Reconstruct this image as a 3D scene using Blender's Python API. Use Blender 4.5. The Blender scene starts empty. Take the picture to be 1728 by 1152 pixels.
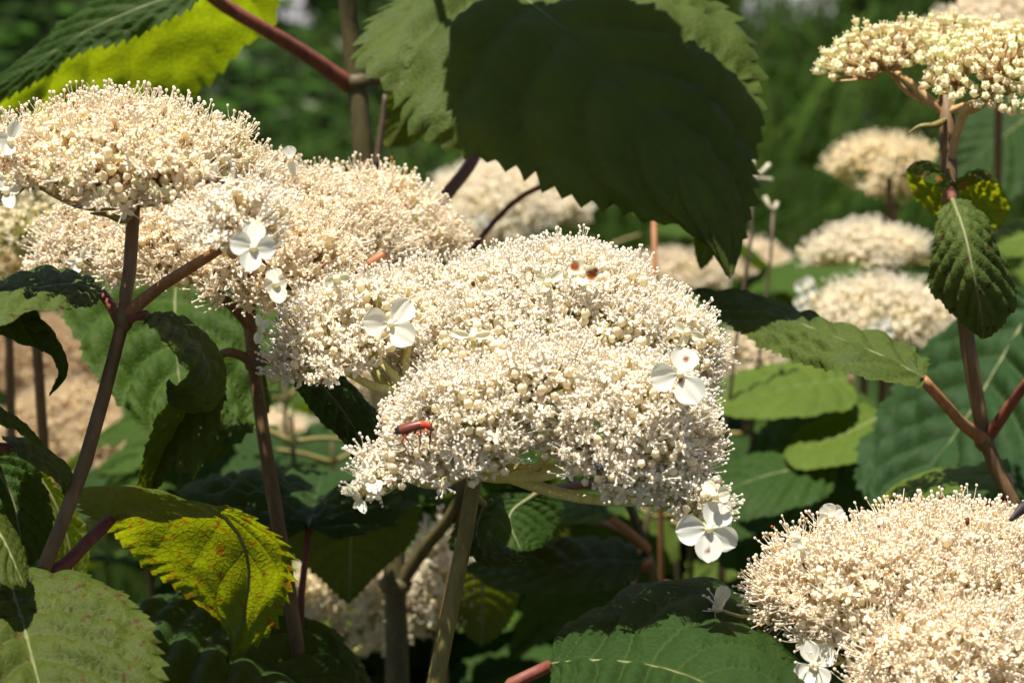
import bpy, math, random
import numpy as np
from mathutils import Vector, Matrix, noise

# ------------------------------------------------------------------ camera, sky, sun, exposure
SC = bpy.context.scene
COL = SC.collection
PITCH = math.radians(17.0)
CAM = Vector((0.0, 0.0, 1.15))
LENS, SENSOR, FOCUS = 55.0, 22.2, 0.515
RIGHT = Vector((1, 0, 0))
FWD = Vector((0, math.cos(PITCH), -math.sin(PITCH)))
UPV = Vector((0, math.sin(PITCH), math.cos(PITCH)))
cd = bpy.data.cameras.new('camera')
cd.lens, cd.sensor_width = LENS, SENSOR
cd.clip_start, cd.clip_end = 0.02, 500.0
cd.dof.use_dof = True
cd.dof.focus_distance = FOCUS
cd.dof.aperture_fstop = 17.0
cam = bpy.data.objects.new('camera', cd)
COL.objects.link(cam)
cam.location = CAM
cam.rotation_euler = (math.pi / 2 - PITCH, 0, 0)
SC.camera = cam

SUN_POS = Vector((-0.16, 0.0, 0.97)).normalized()      # direction towards the sun
world = bpy.data.worlds.new('World')
SC.world = world
world.use_nodes = True
wn = world.node_tree.nodes
sky = wn.new('ShaderNodeTexSky')
sky.sky_type = 'NISHITA'
sky.sun_disc = False
sky.sun_elevation = math.asin(SUN_POS.z)
sky.sun_rotation = math.atan2(SUN_POS.x, SUN_POS.y)
wn['Background'].inputs['Strength'].default_value = 0.05
world.node_tree.links.new(sky.outputs[0], wn['Background'].inputs['Color'])
sd = bpy.data.lights.new('sun', 'SUN')
sd.energy = 4.8
sd.angle = math.radians(0.53)
sd.color = (1.0, 0.945, 0.845)
sun = bpy.data.objects.new('sun', sd)
COL.objects.link(sun)
sun.location = (-1, -1, 5)
sun.rotation_euler = (-SUN_POS).to_track_quat('-Z', 'Y').to_euler()
vs = SC.view_settings
vs.view_transform, vs.look, vs.exposure, vs.gamma = 'Standard', 'None', 1.15, 1.0
vs.use_curve_mapping = False
SC.cycles.use_denoising = True
SC.cycles.max_bounces = 14
SC.cycles.diffuse_bounces = 10
SC.cycles.transmission_bounces = 8
SC.cycles.caustics_reflective = SC.cycles.caustics_refractive = False

rnd = random.Random(11)
PXK = SENSOR / LENS / 1728.0        # metres per photo pixel at 1 m


def P(x, y, d):
    """the point that lies d metres in front of the lens plane at photo position x, y"""
    return CAM + RIGHT * ((x - 864) * PXK * d) + UPV * (-(y - 576) * PXK * d) + FWD * d


def proj(p):
    v = p - CAM
    d = v.dot(FWD)
    return 864 + v.dot(RIGHT) / (PXK * d), 576 - v.dot(UPV) / (PXK * d), d


# ------------------------------------------------------------------ object helpers
WO = {}


def tag(o, label=None, cat=None, group=None, kind=None):
    if label: o['label'] = label
    if cat: o['category'] = cat
    if group: o['group'] = group
    if kind: o['kind'] = kind
    return o


def link(name, data, parent=None, origin=None):
    o = bpy.data.objects.new(name, data)
    COL.objects.link(o)
    origin = Vector(origin) if origin is not None else (WO[parent.name] if parent else Vector((0, 0, 0)))
    if parent:
        o.parent = parent
        o.location = origin - WO[parent.name]
    else:
        o.location = origin
    WO[o.name] = origin
    return o


def thing(name, base, label, cat, group=None):
    return tag(link(name, None, None, base), label, cat, group)


def tri_mesh(name, V, F, C=None, UV=None, mat=None, smooth=True):
    V = np.asarray(V, dtype=np.float32).reshape(-1, 3)
    F = np.asarray(F, dtype=np.int32).reshape(-1, 3)
    me = bpy.data.meshes.new(name)
    me.vertices.add(len(V)); me.vertices.foreach_set('co', V.ravel())
    me.loops.add(len(F) * 3); me.loops.foreach_set('vertex_index', F.ravel())
    me.polygons.add(len(F))
    me.polygons.foreach_set('loop_start', np.arange(0, len(F) * 3, 3, dtype=np.int32))
    me.polygons.foreach_set('use_smooth', np.full(len(F), smooth, dtype=bool))
    if C is not None:
        a = me.color_attributes.new('Col', 'FLOAT_COLOR', 'POINT')
        c4 = np.ones((len(V), 4), dtype=np.float32); c4[:, :3] = np.asarray(C).reshape(-1, 3)
        a.data.foreach_set('color', c4.ravel())
    if UV is not None:
        u = me.uv_layers.new(name='UVMap')
        u.data.foreach_set('uv', np.asarray(UV, dtype=np.float32)[F.ravel()].ravel())
    me.update(calc_edges=True)
    me.validate()
    if mat: me.materials.append(mat)
    return me


class MB:
    """collects triangles with a colour for each vertex"""
    def __init__(s): s.V, s.F, s.C, s.n = [], [], [], 0
    def add(s, V, F, c):
        V = np.asarray(V, float).reshape(-1, 3); F = np.asarray(F, int).reshape(-1, 3)
        s.V.append(V); s.F.append(F + s.n)
        c = np.asarray(c, float)
        s.C.append(np.tile(c, (len(V), 1)) if c.ndim == 1 else c)
        s.n += len(V)
    def arrays(s): return np.vstack(s.V), np.vstack(s.F), np.vstack(s.C)
    def build(s, name, mat, parent=None, origin=None, smooth=True):
        V, F, C = s.arrays()
        o = origin if origin is not None else (WO[parent.name] if parent else Vector((0, 0, 0)))
        return link(name, tri_mesh(name, V - np.array(o), F, C, None, mat, smooth), parent, o)


def crom(pts, n):
    """Catmull-Rom through pts, n+1 samples even in arc length"""
    p = np.array([list(q) for q in pts], float)
    if len(p) == 2:
        t = np.linspace(0, 1, n + 1)[:, None]
        return p[0] * (1 - t) + p[1] * t
    h = np.linalg.norm(np.diff(p, axis=0), axis=1) + 1e-9
    sl = np.diff(p, axis=0) / h[:, None]
    tg = np.vstack([sl[:1], (sl[:-1] * h[1:, None] + sl[1:] * h[:-1, None]) / (h[1:] + h[:-1])[:, None], sl[-1:]])
    out = []
    t = np.linspace(0, 1, 24, endpoint=False)[:, None]
    for i in range(len(p) - 1):
        a, b, u, v = p[i], p[i + 1], tg[i] * h[i], tg[i + 1] * h[i]
        out.append((2 * t ** 3 - 3 * t ** 2 + 1) * a + (t ** 3 - 2 * t ** 2 + t) * u + (-2 * t ** 3 + 3 * t ** 2) * b + (t ** 3 - t ** 2) * v)
    q = np.vstack(out + [p[-1:]])
    s = np.concatenate([[0], np.cumsum(np.linalg.norm(np.diff(q, axis=0), axis=1))])
    x = np.linspace(0, s[-1], n + 1)
    return np.stack([np.interp(x, s, q[:, k]) for k in range(3)], 1)


def tube(pts, radii, sides=8, n=None, cap=True, wob=0.0, flat=None):
    n = n or max(2, (len(pts) - 1) * 4)
    c = crom(pts, n)
    r = np.interp(np.linspace(0, 1, n + 1), np.linspace(0, 1, len(radii)), radii)
    t = np.gradient(c, axis=0); t /= np.linalg.norm(t, axis=1)[:, None] + 1e-12
    ref = np.array([0.31, 0.17, 0.93]) if abs(t[0] @ np.array([0.31, 0.17, 0.93])) < 0.9 else np.array([1.0, 0.1, 0.0])
    V = []
    x = np.cross(t[0], ref); x /= np.linalg.norm(x)
    for i in range(n + 1):
        x = x - t[i] * (x @ t[i]); x /= np.linalg.norm(x)
        y = np.cross(t[i], x)
        for k in range(sides):
            a = 2 * math.pi * k / sides
            rr = r[i] * (1 + (wob * noise.noise(Vector((c[i][0] * 300, c[i][2] * 300, k * 0.9))) if wob else 0))
            V.append(c[i] + (x * math.cos(a) + y * math.sin(a)) * rr)
    F = []
    for i in range(n):
        for k in range(sides):
            a, b = i * sides + k, i * sides + (k + 1) % sides
            F += [(a, b, b + sides), (a, b + sides, a + sides)]
    if cap:
        V += [c[0], c[-1]]
        m = len(V)
        for k in range(sides):
            F += [(m - 2, (k + 1) % sides, k), (m - 1, n * sides + k, n * sides + (k + 1) % sides)]
    return np.array(V), np.array(F)


def ico(r, c=(0, 0, 0), s=(1, 1, 1)):
    g = (1 + 5 ** 0.5) / 2
    v = np.array([(-1, g, 0), (1, g, 0), (-1, -g, 0), (1, -g, 0), (0, -1, g), (0, 1, g), (0, -1, -g), (0, 1, -g), (g, 0, -1), (g, 0, 1), (-g, 0, -1), (-g, 0, 1)], float)
    v /= np.linalg.norm(v[0])
    f = [(0, 11, 5), (0, 5, 1), (0, 1, 7), (0, 7, 10), (0, 10, 11), (1, 5, 9), (5, 11, 4), (11, 10, 2), (10, 7, 6), (7, 1, 8), (3, 9, 4), (3, 4, 2), (3, 2, 6), (3, 6, 8), (3, 8, 9), (4, 9, 5), (2, 4, 11), (6, 2, 10), (8, 6, 7), (9, 8, 1)]
    return v * r * np.array(s) + np.array(c), np.array(f)


def lathe(prof, sides, lobe=0.0, lobes=5, ph=0.0):
    """profile of (radius, height); closed top and bottom"""
    V, F = [], []
    for r, z in prof:
        for k in range(sides):
            a = 2 * math.pi * k / sides
            rr = r * (1 + lobe * math.cos(lobes * a + ph))
            V.append((rr * math.cos(a), rr * math.sin(a), z))
    for i in range(len(prof) - 1):
        for k in range(sides):
            a, b = i * sides + k, i * sides + (k + 1) % sides
            F += [(a, b, b + sides), (a, b + sides, a + sides)]
    V += [(0, 0, prof[0][1]), (0, 0, prof[-1][1])]
    m, e = len(V), (len(prof) - 1) * sides
    for k in range(sides):
        F += [(m - 2, (k + 1) % sides, k), (m - 1, e + k, e + (k + 1) % sides)]
    return np.array(V), np.array(F)


# ------------------------------------------------------------------ materials
def newmat(name):
    m = bpy.data.materials.new(name); m.use_nodes = True
    n = m.node_tree.nodes; n.clear()
    return m, n, m.node_tree.links


def node(n, t, **kw):
    o = n.new(t)
    for k, v in kw.items():
        if k in ('op', 'operation'): o.operation = v
        elif k == 'data_type': o.data_type = v
        elif k == 'blend': o.blend_type = v
    return o


def math_n(n, l, op, a, b=None, c=None, clamp=False):
    o = n.new('ShaderNodeMath'); o.operation = op; o.use_clamp = clamp
    for i, x in enumerate((a, b, c)):
        if x is None: continue
        if isinstance(x, (int, float)): o.inputs[i].default_value = x
        else: l.new(x, o.inputs[i])
    return o.outputs[0]


def mix_c(n, l, fac, a, b, blend='MIX'):
    o = n.new('ShaderNodeMix'); o.data_type = 'RGBA'; o.blend_type = blend
    for i, x in ((0, fac), (6, a), (7, b)):
        if isinstance(x, (int, float)): o.inputs[i].default_value = x
        elif isinstance(x, tuple): o.inputs[i].default_value = (*x, 1)
        else: l.new(x, o.inputs[i])
    return o.outputs[2]


def tex_noise(n, l, vec, scale, detail=3.0, rough=0.55):
    o = n.new('ShaderNodeTexNoise'); o.inputs['Scale'].default_value = scale
    o.inputs['Detail'].default_value = detail; o.inputs['Roughness'].default_value = rough
    if vec: l.new(vec, o.inputs['Vector'])
    return o.outputs['Fac']


def ramp(n, l, fac, a, b):
    o = n.new('ShaderNodeMapRange'); o.inputs[1].default_value = a; o.inputs[2].default_value = b
    o.interpolation_type = 'SMOOTHSTEP'
    l.new(fac, o.inputs[0])
    return o.outputs[0]


def finish(m, n, l, bsdf, trans=None, tfac=0.0, bump=None):
    out = n.new('ShaderNodeOutputMaterial')
    if trans is not None:
        mx = n.new('ShaderNodeMixShader'); mx.inputs[0].default_value = tfac
        l.new(bsdf.outputs[0], mx.inputs[1]); l.new(trans.outputs[0], mx.inputs[2])
        l.new(mx.outputs[0], out.inputs['Surface'])
    else:
        l.new(bsdf.outputs[0], out.inputs['Surface'])
    if bump is not None:
        l.new(bump, bsdf.inputs['Normal'])
        if trans is not None: l.new(bump, trans.inputs['Normal'])
    return m


def col_mat(name, rough, tfac=0.0, spec=0.3, tint=(1, 1, 1), nscale=0, namt=0.0):
    """material whose colour is the vertex colour"""
    m, n, l = newmat(name)
    at = n.new('ShaderNodeAttribute'); at.attribute_name = 'Col'
    c = at.outputs['Color']
    if nscale:
        tc = n.new('ShaderNodeTexCoord')
        f = tex_noise(n, l, tc.outputs['Object'], nscale)
        c = mix_c(n, l, 1.0, c, mix_c(n, l, f, (1 - namt,) * 3, (1 + namt,) * 3), 'MULTIPLY')
    b = n.new('ShaderNodeBsdfPrincipled')
    l.new(c, b.inputs['Base Color'])
    b.inputs['Roughness'].default_value = rough
    b.inputs['Specular IOR Level'].default_value = spec
    if tfac:
        t = n.new('ShaderNodeBsdfTranslucent')
        l.new(mix_c(n, l, 1.0, c, tint, 'MULTIPLY'), t.inputs['Color'])
        return finish(m, n, l, b, t, tfac)
    return finish(m, n, l, b)


NLAT = 8.0
VSLOPE = 0.30


def leaf_mat(name, trans_col, tfac, spots=0.0, spot_col=(0.09, 0.03, 0.01), rough=0.46, dark=0.0):
    m, n, l = newmat(name)
    oi = n.new('ShaderNodeObjectInfo')
    uvn = n.new('ShaderNodeUVMap'); uvn.uv_map = 'UVMap'
    sp = n.new('ShaderNodeSeparateXYZ'); l.new(uvn.outputs[0], sp.inputs[0])
    tc = n.new('ShaderNodeTexCoord')
    u = sp.outputs[0]
    w = math_n(n, l, 'ABSOLUTE', math_n(n, l, 'MULTIPLY_ADD', sp.outputs[1], 2.0, -1.0))
    wig = math_n(n, l, 'MULTIPLY_ADD', tex_noise(n, l, tc.outputs['Object'], 70, 2), 0.02, -0.01)
    ph = math_n(n, l, 'MULTIPLY', math_n(n, l, 'ADD', math_n(n, l, 'MULTIPLY_ADD', w, -VSLOPE, u), wig), NLAT)
    dist = math_n(n, l, 'PINGPONG', ph, 0.5)               # 0 on a lateral vein
    lat = math_n(n, l, 'SUBTRACT', 1.0, ramp(n, l, dist, 0.0, 0.075))
    lat = math_n(n, l, 'MULTIPLY', lat, math_n(n, l, 'SUBTRACT', 1.0, math_n(n, l, 'MULTIPLY', w, 0.75)))
    mid = math_n(n, l, 'SUBTRACT', 1.0, ramp(n, l, w, 0.004, 0.020))
    vein = math_n(n, l, 'MAXIMUM', lat, mid)
    # small net of veins
    vor = n.new('ShaderNodeTexVoronoi'); vor.feature = 'DISTANCE_TO_EDGE'; vor.inputs['Scale'].default_value = 620
    l.new(tc.outputs['Object'], vor.inputs['Vector'])
    net = ramp(n, l, vor.outputs['Distance'], 0.0, 0.16)
    big = tex_noise(n, l, tc.outputs['Object'], 45, 3)
    fine = tex_noise(n, l, tc.outputs['Object'], 900, 2)
    base = oi.outputs['Color']
    c = mix_c(n, l, 1.0, base, mix_c(n, l, big, (0.62, 0.68, 0.7), (1.4, 1.28, 1.15)), 'MULTIPLY')
    c = mix_c(n, l, 1.0, c, mix_c(n, l, net, (1.22, 1.2, 1.12), (0.95, 0.96, 0.97)), 'MULTIPLY')
    c = mix_c(n, l, 1.0, c, mix_c(n, l, fine, (0.82,) * 3, (1.18,) * 3), 'MULTIPLY')
    veinc = mix_c(n, l, 0.55, mix_c(n, l, 1.0, base, (1.9, 1.75, 1.9), 'MULTIPLY'), (0.065, 0.08, 0.025))
    c = mix_c(n, l, math_n(n, l, 'MULTIPLY', vein, 0.6), c, veinc)
    # the lower surface of the blade is paler and greyer
    geo = n.new('ShaderNodeNewGeometry')
    pale = mix_c(n, l, 0.35, c, (0.065, 0.085, 0.03))
    c = mix_c(n, l, geo.outputs['Backfacing'], c, pale)
    t = n.new('ShaderNodeBsdfTranslucent')
    tcol = mix_c(n, l, 1.0, trans_col, mix_c(n, l, big, (0.7, 0.75, 0.8), (1.2, 1.15, 1.0)), 'MULTIPLY')
    tcol = mix_c(n, l, math_n(n, l, 'MULTIPLY', vein, 0.55), tcol, tuple(x * 0.45 for x in trans_col))
    tcol = mix_c(n, l, 1.0, tcol, mix_c(n, l, net, (0.8, 0.82, 0.8), (1.04, 1.04, 1.0)), 'MULTIPLY')
    # brown necrotic marks, thickest at the margin
    edge = math_n(n, l, 'POWER', w, 3.0)
    sn = tex_noise(n, l, tc.outputs['Object'], 430, 3, 0.6)
    thr = math_n(n, l, 'MULTIPLY_ADD', edge, -0.045, 0.73 - 0.11 * spots)
    sm = math_n(n, l, 'MULTIPLY', ramp(n, l, math_n(n, l, 'SUBTRACT', sn, thr), 0.0, 0.06), 0.85)
    c = mix_c(n, l, sm, c, spot_col)
    tcol = mix_c(n, l, sm, tcol, tuple(x * 1.3 for x in spot_col))
    l.new(tcol, t.inputs['Color'])
    b = n.new('ShaderNodeBsdfPrincipled')
    l.new(c, b.inputs['Base Color'])
    l.new(math_n(n, l, 'MULTIPLY_ADD', fine, 0.25, rough + 0.0), b.inputs['Roughness'])
    b.inputs['Specular IOR Level'].default_value = 0.10
    h = math_n(n, l, 'ADD', math_n(n, l, 'MULTIPLY', net, 0.5), math_n(n, l, 'MULTIPLY', fine, 0.35))
    h = math_n(n, l, 'SUBTRACT', h, math_n(n, l, 'MULTIPLY', vein, 0.7))
    bp = n.new('ShaderNodeBump'); bp.inputs['Strength'].default_value = 0.32; bp.inputs['Distance'].default_value = 0.0005
    l.new(h, bp.inputs['Height'])
    return finish(m, n, l, b, t, tfac, bp.outputs[0])


def stem_mat(name, a, b_, rough=0.6, scale=120.0):
    m, n, l = newmat(name)
    tc = n.new('ShaderNodeTexCoord')
    mp = n.new('ShaderNodeMapping'); mp.inputs['Scale'].default_value = (1, 1, 0.18)
    l.new(tc.outputs['Object'], mp.inputs['Vector'])
    f = tex_noise(n, l, mp.outputs[0], scale * 4, 4, 0.6)
    g = tex_noise(n, l, tc.outputs['Object'], scale * 0.5, 2)
    c = mix_c(n, l, ramp(n, l, f, 0.3, 0.7), a, b_)
    c = mix_c(n, l, 1.0, c, mix_c(n, l, g, (0.7,) * 3, (1.3,) * 3), 'MULTIPLY')
    vor = n.new('ShaderNodeTexVoronoi'); vor.inputs['Scale'].default_value = 700
    l.new(mp.outputs[0], vor.inputs['Vector'])
    dots = math_n(n, l, 'SUBTRACT', 1.0, ramp(n, l, vor.outputs['Distance'], 0.08, 0.2))
    c = mix_c(n, l, math_n(n, l, 'MULTIPLY', dots, 0.3), c, tuple(min(1, x * 2.2) for x in b_))
    b = n.new('ShaderNodeBsdfPrincipled'); l.new(c, b.inputs['Base Color'])
    b.inputs['Roughness'].default_value = rough; b.inputs['Specular IOR Level'].default_value = 0.3
    bp = n.new('ShaderNodeBump'); bp.inputs['Strength'].default_value = 0.4; bp.inputs['Distance'].default_value = 0.0003
    l.new(f, bp.inputs['Height'])
    return finish(m, n, l, b, None, 0, bp.outputs[0])


M_FLORET = col_mat('floret_cream', 0.6, 0.47, 0.25, (1.0, 0.95, 0.86), 500, 0.10)
M_TEPAL = col_mat('sterile_tepal_white', 0.5, 0.45, 0.3, (0.97, 0.95, 0.82), 700, 0.05)
M_LEAF = leaf_mat('leaf_green', (0.17, 0.21, 0.006), 0.32)
M_YLEAF = leaf_mat('leaf_yellowing', (0.37, 0.42, 0.005), 0.50, 1.22, (0.24, 0.085, 0.006))
M_SLEAF = leaf_mat('leaf_speckled', (0.14, 0.17, 0.006), 0.25, 1.15, (0.05, 0.02, 0.006))
M_THIN = leaf_mat('leaf_shade_caster', (0.26, 0.29, 0.010), 0.42)  # transmits more, so the unseen overhead leaves lighten the shade they throw
M_BLEAF = leaf_mat('leaf_far', (0.13, 0.20, 0.006), 0.30)
M_CANE = stem_mat('cane_brown', (0.115, 0.064, 0.027), (0.175, 0.105, 0.045))
M_DARK = stem_mat('cane_olive', (0.055, 0.045, 0.016), (0.095, 0.075, 0.028))
M_PED = stem_mat('peduncle_green', (0.14, 0.115, 0.03), (0.20, 0.165, 0.05))
M_RED = stem_mat('petiole_red', (0.125, 0.032, 0.021), (0.185, 0.058, 0.035))
M_ORANGE = stem_mat('petiole_orange', (0.23, 0.09, 0.035), (0.30, 0.14, 0.055))
M_VEIN = stem_mat('midrib_pale', (0.10, 0.11, 0.035), (0.15, 0.155, 0.06))
M_DRY = stem_mat('dry_stalk', (0.06, 0.037, 0.022), (0.11, 0.075, 0.045))
M_INSECT = col_mat('insect_shell', 0.28, 0.0, 0.6, (1, 1, 1), 2500, 0.12)
M_GRASS = col_mat('grass_blades', 0.7, 0.30, 0.06, (0.9, 1.0, 0.35))

# ------------------------------------------------------------------ the setting
def ground_mat(name, cols, scale, bump=0.02):
    m, n, l = newmat(name)
    tc = n.new('ShaderNodeTexCoord')
    f = tex_noise(n, l, tc.outputs['Object'], scale, 6, 0.65)
    g = tex_noise(n, l, tc.outputs['Object'], scale * 0.13, 3)
    c = mix_c(n, l, ramp(n, l, f, 0.3, 0.7), cols[0], cols[1])
    c = mix_c(n, l, ramp(n, l, g, 0.4, 0.65), c, cols[2])
    b = n.new('ShaderNodeBsdfPrincipled'); l.new(c, b.inputs['Base Color']); b.inputs['Roughness'].default_value = 0.9
    bp = n.new('ShaderNodeBump'); bp.inputs['Distance'].default_value = bump
    l.new(f, bp.inputs['Height'])
    return finish(m, n, l, b, None, 0, bp.outputs[0])


def sheet(name, x0, x1, y0, y1, z, mat, nx=1, ny=1, amp=0.0):
    V, F = [], []
    for j in range(ny + 1):
        for i in range(nx + 1):
            x, y = x0 + (x1 - x0) * i / nx, y0 + (y1 - y0) * j / ny
            V.append((x, y, z + (amp * noise.noise(Vector((x * 1.7, y * 1.7, 3))) if amp else 0)))
    for j in range(ny):
        for i in range(nx):
            a = j * (nx + 1) + i
            F += [(a, a + 1, a + nx + 2), (a, a + nx + 2, a + nx + 1)]
    o = link(name, tri_mesh(name, V, F, None, None, mat), None, (0, 0, 0))
    return tag(o, kind='structure')


sheet('ground', -120, 120, -120, 120, 0.0, ground_mat('soil', ((0.035, 0.025, 0.016), (0.07, 0.05, 0.03), (0.04, 0.05, 0.018)), 6))
sheet('lawn', -9, 9, 1.35, 6.4, 0.012, ground_mat('lawn_soil', ((0.02, 0.035, 0.010), (0.045, 0.06, 0.02), (0.03, 0.03, 0.015)), 14), 60, 30, 0.006)
sheet('path', -14, 14, 6.45, 7.6, 0.02, ground_mat('grey_paving', ((0.17, 0.16, 0.18), (0.25, 0.24, 0.26), (0.12, 0.12, 0.13)), 5, 0.01))


def grass_field(name, n, x0, x1, y0, y1, h0, h1, width, label, seed, lean=0.5, hue=0):
    r = np.random.RandomState(seed)
    V, F, C = [], [], []
    y = y0 + (y1 - y0) * r.rand(n) ** 1.3
    x = (x0 + (x1 - x0) * r.rand(n)) * (0.55 + 0.45 * (y - y0) / (y1 - y0))
    for i in range(n):
        cl = noise.noise(Vector((x[i] * 2.2, y[i] * 2.2, seed)))
        h = (h0 + (h1 - h0) * r.rand()) * (1 + 0.55 * cl)
        a = r.rand() * 6.283; ln = lean * (0.3 + r.rand()) * h
        dx, dy = math.cos(a), math.sin(a); wx, wy = -dy * width * (0.6 + 0.8 * r.rand()), dx * width
        b = len(V); p = (x[i], y[i])
        g = 0.75 + 0.5 * r.rand()
        c = np.array([0.013 + 0.010 * r.rand() + 0.008 * cl, 0.036 + 0.012 * cl, 0.004]) * g
        if hue: c = c * hue * (.5 + r.rand())
        for t, k in ((0, 1.0), (0.45, 0.9), (0.8, 0.55)):
            cx, cy, cz = p[0] + dx * ln * t * t, p[1] + dy * ln * t * t, h * (t - 0.18 * t * t * ln / max(h, 1e-4))
            V += [(cx - wx * k, cy - wy * k, cz), (cx + wx * k, cy + wy * k, cz)]
        V.append((p[0] + dx * ln, p[1] + dy * ln, h * (1 - 0.3 * ln / max(h, 1e-4))))
        F += [(b, b + 1, b + 3), (b, b + 3, b + 2), (b + 2, b + 3, b + 5), (b + 2, b + 5, b + 4), (b + 4, b + 5, b + 6)]
        C += [c * 0.8] * 2 + [c] * 2 + [c * 1.1] * 2 + [c * 1.2]
    o = link(name, tri_mesh(name, V, F, np.array(C), None, M_GRASS), None, (0, 0, 0))
    return tag(o, label, 'grass', kind='stuff')


grass_field('tall_grass', 14000, -1.6, 1.9, 1.5, 3.8, 0.16, 0.42, 0.0028, 'tall green grass growing behind the flowering shrub', 3, 0.6)
grass_field('lawn_grass', 20000, -3.0, 3.0, 2.6, 6.4, 0.06, 0.18, 0.004, 'short grass of the lawn running up to the grey path', 5, 0.5)


grass_field('meadow_grass', 3200, -.4, 2.6, 2.6, 6.2, 0.25, 0.5, 0.0055, 'broad arching grass blades in loose clumps behind the tan flower heads', 9, 1.3, 1.15)


def weed_field(name, n, x0, x1, y0, y1, label, seed):
    r = np.random.RandomState(seed)
    mb = MB()
    for i in range(n):
        x, y = x0 + (x1 - x0) * r.rand(), y0 + (y1 - y0) * r.rand()
        h = 0.06 + 0.30 * r.rand() * (0.6 + noise.noise(Vector((x * 3, y * 3, 1))))
        a, tl = r.rand() * 6.283, 0.2 + 0.5 * r.rand()
        L, w = 0.04 + 0.05 * r.rand(), 0.016 + 0.018 * r.rand()
        d = np.array([math.cos(a) * math.cos(tl), math.sin(a) * math.cos(tl), math.sin(tl) - 0.35])
        s = np.array([-math.sin(a), math.cos(a), 0.2 * r.randn()])
        p = np.array([x, y, h])
        V = [p, p + d * L * .45 + s * w, p + d * L * .5 - np.array([0, 0, .004]), p + d * L * .45 - s * w, p + d * L - np.array([0, 0, .008])]
        g = 0.7 + 0.7 * r.rand()
        c = np.array([0.012, 0.029, 0.003]) * g * (1.0 if r.rand() < .7 else 2.4) if r.rand() < .88 else np.array([0.085, 0.105, 0.06]) * g
        mb.add(V, [(0, 2, 1), (0, 3, 2), (1, 2, 4), (2, 3, 4)], c)
        if i % 4 == 0:
            tv, tf = tube([(x, y, 0), (x + .004, y, h * .5), p], [.0016, .001], 3, 3, False)
            mb.add(tv, tf, (0.06, 0.07, 0.025))
    V, F, C = mb.arrays()
    o = link(name, tri_mesh(name, V, F, C, None, M_GRASS), None, (0, 0, 0))
    return tag(o, label, 'weeds', kind='stuff')


weed_field('leafy_weeds', 6000, -1.7, 0.1, 2.6, 5.5, 'low mixed weeds with small round leaves between grass and shrub', 8)


def hedge_bush(px, d, r0, h, label, seed):
    """dense dark evergreen bush beyond the path: stem and leaf crown"""
    r = np.random.RandomState(seed)
    base = Vector((px, d, 0.0))
    t = thing('evergreen_bush', base, label, 'bush', 'dark bushes along the path')
    mb = MB()
    for k in range(5):
        a = k * 1.26 + r.rand()
        tv, tf = tube([base, base + Vector((math.cos(a) * r0 * .3, math.sin(a) * r0 * .3, h * .4)), base + Vector((math.cos(a) * r0 * .6, math.sin(a) * r0 * .6, h * .8))], [.03, .02, .008], 6)
        mb.add(tv, tf, (0.07, 0.05, 0.035))
    mb.build('trunk', M_GRASS, t, base)
    lv = MB()
    for i in range(2600):
        z = 0.04 + (h - 0.04) * r.rand()
        a = r.rand() * 6.283
        q = r0 * (0.55 + 0.45 * r.rand() ** .5) * math.sqrt(max(0.05, 1 - ((z / h) - 0.35) ** 2 * 1.6)) * (1 + .25 * noise.noise(Vector((a * 1.5, z * 3, seed))))
        p = np.array(base) + np.array([math.cos(a) * q, math.sin(a) * q, z])
        d1 = r.randn(3); d1 /= np.linalg.norm(d1); d2 = np.cross(d1, r.randn(3)); d2 /= np.linalg.norm(d2)
        L = 0.035 + .03 * r.rand()
        g = .6 + .7 * r.rand()
        lv.add([p, p + d1 * L * .5 + d2 * L * .25, p + d1 * L * .5 - d2 * L * .25, p + d1 * L], [(0, 1, 2), (1, 3, 2)], np.array([0.008, 0.016, 0.005]) * g)
    lv.build('crown', M_GRASS, t, base)
    return t


for i, (x, y, r0, h, lb) in enumerate((
        (-2.9, 8.6, .75, 1.3, 'round dark evergreen bush with a low spreading crown beyond the grey path'),
        (-1.55, 8.9, .7, 1.7, 'tall dark evergreen bush with an upright crown beyond the grey path'),
        (-.25, 8.7, .72, 1.25, 'broad dark evergreen bush with a flattish top beyond the grey path'),
        (1.05, 8.9, .75, 1.5, 'dark evergreen bush with an egg shaped crown beyond the grey path'),
        (2.35, 8.6, .72, 1.35, 'squat dark evergreen bush with a rounded crown beyond the grey path'),
        (3.6, 8.9, .8, 1.75, 'tallest dark evergreen bush with a bulky crown beyond the grey path'),
        (-1.02, 6.1, .42, .30, 'wide low clipped dark bush on the lawn side of the grey path'),
        (-.30, 6.15, .16, .32, 'small dark bush beside the thick olive cane by the grey path'),
        (.12, 6.2, .24, .28, 'low dark bush hidden behind the largest leaf by the grey path'),
        (.42, 6.0, .10, .22, 'smallest dark bush beside the grey path'),
        (1.02, 6.15, .22, .30, 'low dark bush behind the yellowish flower head by the grey path'))):
    hedge_bush(x, y, r0, h, lb, 40 + i)

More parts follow.
